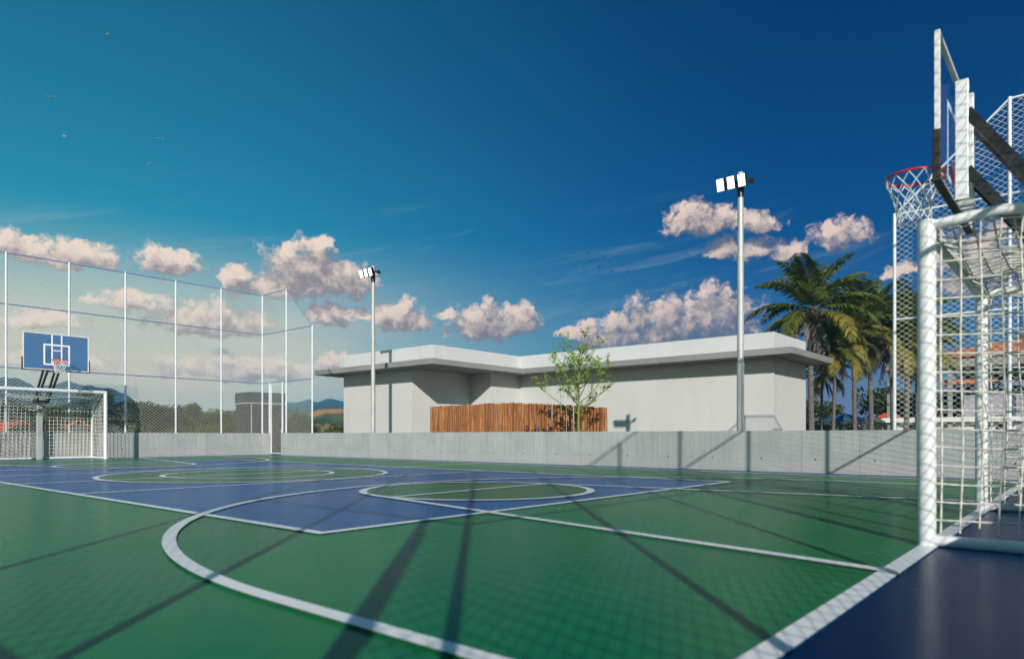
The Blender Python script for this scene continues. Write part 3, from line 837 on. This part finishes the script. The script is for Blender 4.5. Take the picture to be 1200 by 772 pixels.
# ------------------------------------------------------------------ palms
def frond(mb, ribs, base, a, el0, L, droop, rn, dead=False, npairs=46):
    n_ = 16; pts = []; q = Vector(base); e = el0; tw = rn.uniform(-.12, .12)
    for i in range(n_+1):
        pts.append(q.copy())
        t = i/n_; e -= droop*(.35+1.3*t)/n_; a += tw/n_
        q = q + Vector((cos(a)*cos(e), sin(a)*cos(e), sin(e)))*L/n_
    ribs.tube([tuple(p) for p in pts], [.028*(1-.85*i/n_) for i in range(n_+1)], 5, caps=False)
    for k in range(npairs):
        t = .10+.89*(k+rn.uniform(-.2,.2))/npairs; x = t*n_; i = min(int(x), n_-1); p = pts[i].lerp(pts[i+1], x-i)
        T = (pts[i+1]-pts[i]).normalized(); S = T.cross(Vector((0,0,1)));
        S = S.normalized() if S.length > .05 else Vector((-sin(a), cos(a), 0))
        U = S.cross(T).normalized()
        ll = L*.25*(sin(pi*min(1, t*.92+.08))**.55)*rn.uniform(.85, 1.1)
        if dead: ll *= .8
        for s in (-1, 1):
            if rn.random() < .10: continue
            d1 = (S*s*(.85 if not dead else .35)+T*(.45+.25*t)+U*(.25-(.2 if not dead else .6))).normalized()
            d2 = (d1+Vector((0,0,-1))*rn.uniform(.55, 1.1)*(1.6 if dead else 1)).normalized()
            m1 = p+d1*ll*.5; m2 = m1+d2*ll*.5; w = ll*.05+.012
            W = T*w
            mb.add([p-W*.5, p+W*.5, m1+W, m1-W, m2], [(0,1,2,3),(3,2,4)])
PALM = {}
def palm_mesh(seed, L, nf, height, ndead):
    rn = random.Random(seed)
    live, old, dead, ribs = MB(), MB(), MB(), MB()
    for i in range(nf):
        t = i/(nf-1); a = i*2.399+rn.uniform(-.2,.2)
        el0 = 1.45-1.75*t**.9+rn.uniform(-.08,.08)
        frond(live if t < .72 else old, ribs, (0,0,.05-.25*t), a, el0, L*rn.uniform(.9,1.08)*(1-.12*(t<.12)), (1.15+.65*t)*rn.uniform(.85,1.15), rn)
    for i in range(ndead):
        a = i*2.1+rn.uniform(-.4,.4)
        frond(dead, ribs, (0,0,-.35), a, -.85+rn.uniform(-.25,.25), L*rn.uniform(.6,.8), .8, rn, True, 34)
    return live, old, dead, ribs
def palm(seed, loc, zc, L, nf, nd, label, lean=(0,0), tr=.15):
    root = empty('palm_tree', loc, 0, label, 'palm tree', 'coconut palms beside the building')
    live, old, dead, ribs = palm_mesh(seed, L, nf, zc, nd)
    top = (lean[0], lean[1], zc)
    rn = random.Random(seed+50)
    m = MB(); n_ = 22; bx, by = rn.uniform(-.25,.25), rn.uniform(-.25,.25)
    pts = []; rs = []
    for i in range(n_+1):
        t = i/n_
        pts.append((lean[0]*t**1.5+bx*sin(pi*t)*.5, lean[1]*t**1.5+by*sin(pi*t)*.5, zc*t)); rs.append(tr*(1.45-.5*min(1,t*6)) if t < .17 else tr*(1-.22*t))
        if t > .93: rs[-1] = tr*1.25
    m.tube(pts, rs, 12); m.build('trunk', M['palm_bark'], root)
    for nm, mb, mt in (('crown', live, 'palm_leaf'), ('lower_fronds', old, 'palm_leaf2'), ('dead_fronds', dead, 'palm_dead'), ('frond_ribs', ribs, 'palm_rib')):
        if mb.v: mb.build(nm, M[mt], root, loc=top)
    # coconuts
    if nd:
        cn = MB()
        for k in range(6):
            a = k*1.1; c = Vector((cos(a)*.24, sin(a)*.24, -.28-.08*(k % 3)))
            cn.tube([(c.x,c.y,c.z-.12),(c.x,c.y,c.z-.09),(c.x,c.y,c.z),(c.x,c.y,c.z+.09),(c.x,c.y,c.z+.12)], [.02,.075,.1,.075,.02], 8)
        cn.build('coconuts', M['palm_rib'], root, loc=top)
    return root
def pcopy(src, loc, rz, sc, label):
    c = copy_tree(src); c.location = loc; c.rotation_euler = (0,0,rz); c.scale = (sc,)*3; c['label'] = label; return c
pA = palm(3, (36.5, 6.9, 0), 7.85, 4.1, 25, 9, 'tallest palm directly behind the right end of the building', (0, 0), .17)
pB = palm(11, (46.4, 6.15, 0), 8.5, 4.0, 22, 9, 'palm with bushy crown just right of the tallest palm', (.2, .2), .16)
pC = pcopy(pB, (43.5, 6.45, 0), 2.1, .86, 'shorter palm standing between the tallest palm and the bushy crowned one')
pD = pcopy(pA, (48.6, 5.3, 0), 1.2, .95, 'palm just left of the white end post of the near fence')
pE = pcopy(pB, (39.3, 6.6, 0), 4.0, .70, 'short palm with grey hanging dead fronds right beside the roof slab')
pF = pcopy(pA, (51.3, 5.1, 0), 3.3, 1.08, 'palm seen through the fence mesh right of its white end post')
pG = pcopy(pB, (51.6, 10.8, 0), 5.2, .66, 'small dark palm farthest back behind the tallest palm')
pH = pcopy(pA, (54.2, 4.9, 0), 5.0, .92, 'palm partly hidden behind the post of the near goal')

# ------------------------------------------------------------------ leafy trees and shrubs
def leaf_cloud(mb, c, rad, n_, rn, size):
    for _ in range(n_):
        v = Vector((rn.gauss(0,1), rn.gauss(0,1), rn.gauss(0,1))).normalized()*(rn.random()**.4)
        p = Vector(c)+Vector((v.x*rad[0], v.y*rad[1], v.z*rad[2]))
        a = Vector((rn.uniform(-1,1), rn.uniform(-1,1), rn.uniform(-1,1))).normalized(); u_ = a.orthogonal().normalized()
        s_ = size*rn.uniform(.6, 1.4)
        mb.add([p-a*s_, p+u_*s_*.6, p+a*s_, p-u_*s_*.6], [(0,1,2,3)])
def broad_tree(name, seed, loc, h, wdt, m, label, cat='tree', group=None, flowers=None, dens=1.0, size=.11, trunk=True):
    rn = random.Random(seed); root = empty(name, loc, 0, label, cat, group)
    cr = MB(); tk = MB(); fw = MB(); nc = 26
    base = h*.28 if trunk else .1
    tips = []
    for i in range(nc):
        a = rn.uniform(0, 2*pi); r_ = wdt*.5*sqrt(rn.random())*.85; z = base+(h-base)*(.12+.78*rn.random())
        sh = 1-.55*((z-base)/(h-base)-.35)**2*2
        c = (cos(a)*r_*sh, sin(a)*r_*sh, z); tips.append(c)
        cs = wdt*rn.uniform(.11, .19)
        leaf_cloud(cr, c, (cs, cs, cs*.75), int(95*dens), rn, size)
        if flowers:
            leaf_cloud(fw, (c[0], c[1], c[2]+.02), (cs*1.05, cs*1.05, cs*.8), int(9*dens), rn, size*.55)
    tk.tube([(0,0,0),(.05*h*rn.uniform(-1,1)*.3,0,h*.3),(0,.02*h,h*.62)], [h*.035, h*.026, h*.012], 8)
    for c in tips[::2]:
        z0 = h*rn.uniform(.2, .45); tk.tube([(0,0,z0),(c[0]*.5,c[1]*.5,(z0+c[2])/2+.05*h),c], [h*.014, h*.009, h*.003], 5, caps=False)
    tk.build('trunk', M['bark'], root); cr.build('crown', M[m], root)
    if flowers: fw.build('flowers', M[flowers], root)
    return root
def tcopy(src, loc, rz, sc, label):
    c = copy_tree(src); c.location = loc; c.rotation_euler = (0,0,rz); c.scale = sc if isinstance(sc, tuple) else (sc,)*3; c['label'] = label; return c
GT = 'trees beyond the far wall'
t1 = broad_tree('leafy_tree', 1, (18.9, 61.2, 0), 4.9, 4.4, 'leaf_dark', 'tallest dark tree right behind the far goal and left of the hut', group=GT)
t2 = broad_tree('leafy_tree', 2, (15.2, 65.5, 0), 3.8, 4.6, 'leaf_mid', 'rounded green tree seen through the net of the far goal', group=GT)
t3 = broad_tree('leafy_tree', 3, (21.8, 58.6, 0), 3.1, 4.6, 'leaf_olive', 'low olive green tree just right of the far goal', group=GT)
tcopy(t1, (20.3, 60.2, 0), 2, (.95,.95,.82), 'dark tree directly behind the corner of the far goal')
tcopy(t1, (13.0, 68.5, 0), 1, (1.1,1.1,.82), 'dark tree at the left edge of the photo behind the far goal')
tcopy(t2, (23.4, 58.0, 0), 3.2, (1,1,.92), 'dark green tree with a small peaked top right of the far goal')
tcopy(t1, (22.7, 57.2, 0), 4.1, (.8,.8,.70), 'small dark peaked tree above the red roof')
tcopy(t3, (25.0, 55.6, 0), 4.4, (1.1,1.1,.92), 'low wide olive tree midway between far goal and dark hut')
tcopy(t2, (26.3, 54.0, 0), 5.0, (.95,.95,.80), 'green tree just left of the dark hut')
tcopy(t1, (27.6, 53.0, 0), .6, (.9,.9,.64), 'dark tree touching the left side of the dark hut')
tcopy(t3, (17.0, 63.5, 0), .6, (1,1,1.12), 'olive tree behind the pole of the far hoop')
tcopy(t2, (32.0, 49.5, 0), .2, (.8,.8,.66), 'dark green tree right of the dark hut behind the corner fence')
tcopy(t1, (31.6, 50.5, 0), 1.6, (.8,.8,.55), 'dark tree showing just left of the corner fence end post')
for i, (x, y_, sc, lb) in enumerate([(24.3, 50.5, .78, 'dark tree right behind the fence, between the two middle posts'), (22.4, 52.0, .72, 'dark tree in front of the peaked one beyond the far wall'),
        (26.0, 49.0, .74, 'dark leafy tree beyond the wall, near the last post before the corner'), (19.6, 52.0, .72, 'dark low tree just beyond the right post of the far goal'), (27.2, 46.0, .66, 'small dark tree standing close beside the dark hut')]):
    tcopy(t1 if i % 2 else t2, (x, y_, 0), i*1.7+.4, sc, lb)
GS = 'shrubs behind the far wall'
s1 = broad_tree('flowering_shrub', 8, (18.2, 50.0, 0), 1.75, 2.6, 'leaf_mid', 'green shrub with yellow flowers behind the far wall right of the goal', 'shrub', GS, 'flower', .7, .08, False)
for i, (x, y_, sc, lb) in enumerate([(20.6, 48.5, 1.0, 'yellow-flowered shrub left of the middle fence post on the far wall'), (22.2, 47.0, 1.05, 'yellow-flowered shrub between the last two fence posts before the dark hut'),
        (23.6, 45.5, .92, 'yellow-flowered shrub next to the dark hut'), (12.0, 55.0, 1.05, 'green flowering shrub low behind the net of the far goal'), (25.3, 34.5, 1.0, 'green shrub between the dark hut and the pale building, right of the corner gate')]):
    tcopy(s1, (x, y_, 0), i*1.3, sc, lb)
# far hillside, mountains (real terrain, seen through the air)
def ridge(name, m, prof, dist, depth, label=None, foot=.0, rough=.06, seed=0, nb=220, nd=22):
    """terrain ridge; prof = [(bearing deg, elevation deg)]"""
    mb = MB(); a0, a1 = prof[0][0], prof[-1][0]
    def pe(a):
        for i in range(len(prof)-1):
            if prof[i][0] <= a <= prof[i+1][0]:
                t = (a-prof[i][0])/(prof[i+1][0]-prof[i][0]); t = t*t*(3-2*t)
                return prof[i][1]+(prof[i+1][1]-prof[i][1])*t
        return prof[-1][1]
    for i in range(nb+1):
        a = a0+(a1-a0)*i/nb; H = tan(radians(pe(a)))*dist+.8
        for j in range(nd+1):
            t = j/nd; r_ = dist-depth+2*depth*t; u_ = 1-abs(2*t-1)
            s_ = u_**1.15
            x = cam.location.x+sin(radians(a))*r_; y_ = cam.location.y+cos(radians(a))*r_
            nz = mnoise.fractal(Vector((x, y_, seed*31.7))*(6.0/dist*4), .9, 2.1, 6)
            z = H*s_*(1+rough*nz*2.0) - .5*(1-u_)
            mb.add([(x, y_, z)], [])
    W1 = nd+1
    mb.f = [(i*W1+j, (i+1)*W1+j, (i+1)*W1+j+1, i*W1+j+1) for i in range(nb) for j in range(nd)]
    mb.smooth = [True]*len(mb.f)
    return tag(mb.build(name, m), kind='structure')
ridge('mountains', M['mountain'], [(2,2.5),(8,4.2),(13.0,3.9),(13.84,3.72),(14.8,3.4),(15.52,3.58),(16.72,3.85),(17.58,3.66),(18.25,3.66),(19.41,3.36),(20.22,3.0),(21.2,2.2),(23,1.0),(26,.4)], 700, 230, seed=1)
ridge('mountains', M['mountain'], [(26,.3),(30,2.2),(31.84,2.66),(33.0,2.85),(33.5,2.78),(34.67,2.95),(35.74,2.85),(38,2.5),(44,1.5),(60,.4)], 780, 210, seed=2)
ridge('hills', M['field'], [(24,.4),(30,1.5),(33,1.95),(36,2.25),(40,2.0),(52,.8)], 300, 140, seed=3, rough=.10)

# a far-off wood across the hillside, one mass
wood_m = MB(); rn = random.Random(31)
for i in range(230):
    a = rn.uniform(5, 37); r_ = rn.uniform(150, 300)
    if a > 32.6: continue
    x = cam.location.x+sin(radians(a))*r_; y_ = cam.location.y+cos(radians(a))*r_
    zb = 0.0 if a < 29 else tan(radians(1.1))*r_*min(1, (r_-150)/120)
    h_ = rn.uniform(4.0, 6.4)*(1 if a < 29 else 1.0)
    for k in range(5):
        leaf_cloud(wood_m, (x+rn.uniform(-2.5,2.5), y_+rn.uniform(-2.5,2.5), zb+h_*rn.uniform(.3,.85)), (2.4,2.4,1.6), 26, rn, .75)
tag(wood_m.build('distant_wood', M['leaf_mid']), 'far-off wood along the foot of the hills', 'wood', kind='stuff')

# ------------------------------------------------------------------ dark hut
h = empty('dark_hut', (13.8, 25.91, 0), 0, 'dark grey clad hut with a pale band, behind the far corner of the fence', 'hut')
wx, wy, hz = 1.85, 1.5, 2.96
m = MB(); m.box((0,0,0), (wx, wy, hz-.56)); m.build('wall', M['dark_clad'], h)
m = MB()
for i in range(int(wx/.2)): m.box((.1+.2*i, -.012, .02), (.112+.2*i, -.002, hz-.58))
for i in range(int(wy/.2)): m.box((-.012, .1+.2*i, .02), (-.002, .112+.2*i, hz-.58))
m.build('cladding_battens', M['black'], h)
m = MB(); m.box((-.03,-.03,hz-.50), (wx+.03, wy+.03, hz)); m.build('roof', M['dark_clad2'], h)
m = MB(); m.box((-.045,-.045,hz-.558), (wx+.045, wy+.045, hz-.502)); m.box((-.02,-.02,0),(.02,.02,hz-.56)); m.build('trim', M['trim'], h)

# ------------------------------------------------------------------ small red-roofed houses among the trees
def cottage(loc, rz, w, dp, hw_, label, roofm='orange', group=None):
    r = empty('cottage', loc, rz, label, 'house', group)
    m = MB(); m.box((-w/2,-dp/2,0),(w/2,dp/2,hw_)); m.build('wall', M['white_paint'], r)
    m = MB(); e = .3; rh = hw_+.32*w/2+.3
    A = [(-w/2-e,-dp/2-e,hw_),(w/2+e,-dp/2-e,hw_),(w/2+e,dp/2+e,hw_),(-w/2-e,dp/2+e,hw_),(0,-dp/2-e,rh),(0,dp/2+e,rh)]
    B_ = [(x,y_,z+.09) for x,y_,z in A]
    m.add(A+B_, [(0,4,5,3),(4,1,2,5),(6,9,11,10),(10,11,8,7),(0,6,10,4),(4,10,7,1),(3,5,11,9),(5,2,8,11),(0,3,9,6),(1,7,8,2)])
    m.build('roof', M[roofm], r)
    for x in (-w*.25, w*.2):
        m = MB(); m.box((x-.4,-dp/2-.02,.9),(x+.4,-dp/2-.004,1.7)); m.build('window', M['dark_clad2'], r)
    m = MB(); m.box((w*.38,-dp/2-.02,0),(w*.48,-dp/2-.004,1.7)); m.build('door', M['dark_wood'], r)
    return r
0 and cottage((19.9, 50.6, 0), -.4, 1.0, 2, 1.50, 'small house with red roof showing through the trees right of the far goal', 'orange', 'small red-roofed houses')
cottage((11.6, 57.5, 0), .3, 1.8, 3, 1.25, 'small house with red roof behind the left half of the far goal', 'orange', 'small red-roofed houses')
cottage((15.2, 54.5, 0), -.2, .9, 2, 1.5, 'small house with red roof behind the right half of the far goal', 'orange', 'small red-roofed houses')

# ------------------------------------------------------------------ beach kiosk, tent, roofs on the right
k = empty('kiosk', (62.3, 7.6, 0), 0, 'low white flat-roofed kiosk with slatted grey doors beyond the palms', 'kiosk')
m = MB(); m.box((0,-8.0,0),(4,2.6,1.95)); m.build('wall', M['white_paint'], k)
m = MB(); m.box((-.7,-8.5,1.96),(4.5,3.6,2.35)); m.build('roof', M['white_metal'], k, bevel=.02)
for y_ in (1.2, -3.4):
    m = MB(); 
    for i in range(9): m.box((-.03, y_-1.1+.24*i, .1),(-.004, y_-.94+.24*i, 1.8))
    m.build('door', M['trim'], k)
for y_ in (-1.2, -5.8, -7.2):
    m = MB(); m.box((-.025, y_-.5, 1.0),(-.004, y_+.5, 1.75)); m.build('window', M['dark_clad2'], k)
o2 = empty('pavilion', (67.0, 9.2, 0), 0, 'small pavilion with bright orange roof behind the white kiosk', 'pavilion', 'orange-roofed pavilions')
def pavilion(r, w, hgt):
    m = MB(); m.add([(-w,-w,hgt),(w,-w,hgt),(w,w,hgt),(-w,w,hgt),(-w*.5,-w*.5,hgt+.42),(w*.5,-w*.5,hgt+.42),(w*.5,w*.5,hgt+.42),(-w*.5,w*.5,hgt+.42)],
            [(0,3,2,1),(4,5,6,7),(0,1,5,4),(1,2,6,5),(2,3,7,6),(3,0,4,7)]); m.build('roof', M['orange'], r)
    for s in (-1, 1):
        for q_ in (-1, 1):
            m = MB(); m.tube([(s*w*.85,q_*w*.85,0),(s*w*.85,q_*w*.85,hgt)], .06, 8); m.build('post', M['dark_wood'], r)
pavilion(o2, 1.0, 2.50)
o3 = copy_tree(o2); o3.location = (63.5+5, 3.4, 0); o3['label'] = 'small pavilion with orange roof seen through the net of the near goal'
tn = empty('striped_tent', (59.5, 11.2, 0), .2, 'blue and white canvas tent canopy between the palm trunks', 'tent')
m = MB(); n_ = 48; rr2 = 2.1
vs_ = [(0,0,2.75)]
for j, (r_, z) in enumerate(((.5,2.62),(1.1,2.42),(1.7,2.24),(2.1,2.12))):
    for i in range(n_):
        a = 2*pi*i/n_; vs_.append((cos(a)*r_*1.1, sin(a)*r_*1.1, z-.06*abs(sin(4*a))*r_/2.1))
fs_ = [(0,1+i,1+(i+1)%n_) for i in range(n_)]
for j in range(3):
    for i in range(n_): fs_.append((1+j*n_+i, 1+(j+1)*n_+i, 1+(j+1)*n_+(i+1)%n_, 1+j*n_+(i+1)%n_))
m.add(vs_, fs_); cnp = m.build('canopy', M['canvas'], tn)
sd = cnp.modifiers.new('solid', 'SOLIDIFY'); sd.thickness = .02
for i in range(4):
    a = pi/4+i*pi/2; m = MB(); m.tube([(cos(a)*2.0,sin(a)*2.0,0),(cos(a)*2.0,sin(a)*2.0,2.15)], .035, 8); m.build('pole', M['white_metal'], tn)
# two-storey house with terracotta eaves, seen through the near goal
hs_ = empty('tiled_house', (62.0, 0.5, 0), 0, 'house with terracotta tiled eaves and dark open upper floor seen through the near goal', 'house')
def tiled(x0, y0, x1, y1, z, rise, inset, name='roof', m_='roof_tile', th=.34):
    m = MB(); A = [(x0,y0,z),(x1,y0,z),(x1,y1,z),(x0,y1,z)]; B_ = [(x,y_,z+th) for x,y_,_ in A]
    T = [(x0+inset,y0+inset,z+th+rise),(x1-inset,y0+inset,z+th+rise),(x1-inset,y1-inset,z+th+rise),(x0+inset,y1-inset,z+th+rise)]
    m.add(A+B_+T, [(0,3,2,1),(8,9,10,11)]+[(i,(i+1)%4,4+(i+1)%4,4+i) for i in range(4)]+[(4+i,4+(i+1)%4,8+(i+1)%4,8+i) for i in range(4)])
    return m.build(name, M[m_], hs_)
m = MB(); m.box((1.2,-9,0),(9,2.6,4.15)); m.build('wall', M['lilac_wall'], hs_)
m = MB(); m.box((1.6,-9,5.6),(9,3.0,7.2)); m.build('upper_floor', M['dark_wood'], hs_)
tiled(0.4,-10,9.6,4.3,7.22,1.2,4.2)
tiled(.2,.6,3.2,4.2,5.05,.0,.25, m_='roof_tile', th=.3)
m = MB(); m.box((-.4,-2,6.35),(4,8.2,6.95)); m.build('balcony_slab', M['slab'], hs_)
for y_ in (7.8, 3.4, -1.6):
    m = MB(); m.box((-.1,y_-.15,0),(.2,y_+.15,6.34)); m.build('pillar', M['slab'], hs_)
for y_ in (-6.5, -3.5, 0):
    m = MB(); m.box((1.17,y_-.5,1.2),(1.196,y_+.5,2.5)); m.build('window', M['dark_clad2'], hs_)
# dark red gable rising behind
gb = empty('gabled_house', (78, -1.5, 0), 0, 'dark red gabled roof rising behind the terracotta eaves', 'house')
m = MB(); m.box((0,-6,0),(8,1.8,9.6)); m.build('wall', M['lilac_wall'], gb)
m = MB(); A = [(-.8,-6.8,9.6),(-.8,2.6,9.6),(-.8,-2.1,14.0),(8.8,-6.8,9.6),(8.8,2.6,9.6),(8.8,-2.1,14.0)]
m.add(A, [(0,1,2),(3,5,4),(0,2,5,3),(1,4,5,2),(0,3,4,1)]); m.build('roof', M['roof_old'], gb)
for y_ in (-4, -.8):
    m = MB(); m.box((-.03,y_-.5,6.5),(-.004,y_+.5,7.9)); m.build('window', M['dark_clad2'], gb)
# trees beyond the kiosk
GR = 'bushy trees beyond the palms'
r1 = broad_tree('bushy_tree', 14, (80, 20, 0), 5.2, 8, 'leaf_mid', 'broad green tree between the palm trunks left of the kiosk', group=GR, size=.2)
for i, (x, y_, sc, lb) in enumerate([(84, 13.0, (1.1,1.1,1.25), 'rounded green tree right behind the orange pavilion'), (82, 26, (1.3,1.3,.85), 'low wide tree just right of the building behind the striped tent'),
        (76, 8.2, (.9,.9,1.05), 'green tree behind the fence end post, right of the orange pavilion'), (74, 4.4, (.85,.85,1.1), 'green tree seen through the near goal net, left one'), (73, 1.2, (.8,.8,1.05), 'green tree seen through the near goal net, beside its far post')]):
    tcopy(r1, (x, y_, 0), i*1.1, sc, lb)
lh = MB(); rn = random.Random(77)
lh.box((-.7,-5,0),(.7,5,.9))
for i in range(60): leaf_cloud(lh, (rn.uniform(-.6,.6), rn.uniform(-5,5), rn.uniform(.5,1.75)), (.5,.5,.35), 40, rn, .12)
hd = lh.build('hedge', M['leaf_mid'], loc=(56.5, 12.5, 0)); tag(hd, 'low bright green hedge under the striped tent', 'hedge')

# ------------------------------------------------------------------ birds
def bird(m_, loc, rz, sc, flap, label, group):
    root = empty('bird', loc, rz, label, 'bird', group); root.scale = (sc,)*3
    m = MB(); m.tube([(0,-.24,0),(0,-.12,0),(0,0,.01),(0,.12,.015),(0,.19,.02),(0,.24,.015)], [.03,.02,.055,.05,.03,.006], 7)
    body = m.build('body', M[m_], root)
    for s in (-1, 1):
        m = MB(); z1_ = .22*flap; z2_ = .14*flap-.04
        top_ = [(s*.03,.09,.03),(s*.25,.12,z1_),(s*.5,.02,z2_),(s*.25,-.03,z1_),(s*.03,-.07,.03)]
        m.add([(x,y_,z+.008) for x,y_,z in top_]+[(x,y_,z-.008) for x,y_,z in top_],
              [(0,1,3,4),(1,2,3),(9,8,6,5),(8,7,6),(0,5,6,1),(1,6,7,2),(2,7,8,3),(3,8,9,4)])
        m.build('wing', M[m_], root)
    return root
rn = random.Random(9)
FL = [(676.5,301),(689,301.5),(702,304),(681.5,307.5),(691,309),(707.5,310),(718,315),(687,317),(700,315),(708,322),(723,323)]
BL = [(46.1,29.9,16.9),(46.9,28.8,16.8),(47.7,27.8,16.5),(46.4,29.5,16.3),(47.0,28.7,16.15),(48.0,27.3,16.1),(48.6,26.4,15.7),(46.8,29.1,15.6),(47.6,28.0,15.7),(48.1,27.2,15.2),(48.95,26.0,15.1)]
for i, p in enumerate(BL):
    bird('bird', p, rn.uniform(0, 6.28), .62, rn.uniform(-.6, 1.2), 'one of the small brown birds flocking above the middle of the building', 'flock of small brown birds')
for i, (p, lb) in enumerate([((16.34,64.58,30.4), 'pale bird high up near the left edge of the sky'), ((19.49,60.88,36.0), 'highest pale bird in the upper left sky'), ((17.07,63.73,27.04), 'lowest pale bird on the left side of the sky'),
        ((22.5,57.3,26.8), 'pale bird right of the others at the left of the sky, upper one'), ((22.0,58.2,24.7), 'pale bird below and left of its neighbour in the left sky')]):
    bird('gull', p, rn.uniform(0, 6.28), .7, rn.uniform(.3, 1.2), lb, 'pale birds in the left sky')

# ------------------------------------------------------------------ air
hz_ = MB(); hz_.box((-120, -120, -1.5), (900, 1060, 62))
ho = hz_.build('haze', None); ho.data.materials.clear()
hm = bpy.data.materials.new('air'); hm.use_nodes = True
t_ = hm.node_tree
for n in list(t_.nodes): t_.nodes.remove(n)
pv = t_.nodes.new('ShaderNodeVolumePrincipled'); pv.inputs['Color'].default_value = (.10, .50, 1.0, 1)
pv.inputs['Density'].default_value = .00062; pv.inputs['Anisotropy'].default_value = 0.0
ou = t_.nodes.new('ShaderNodeOutputMaterial'); t_.links.new(pv.outputs[0], ou.inputs['Volume'])
ho.data.materials.append(hm)
tag(ho, 'thin bluish haze over the whole scene', 'haze', kind='stuff')
ho.display_type = 'WIRE'
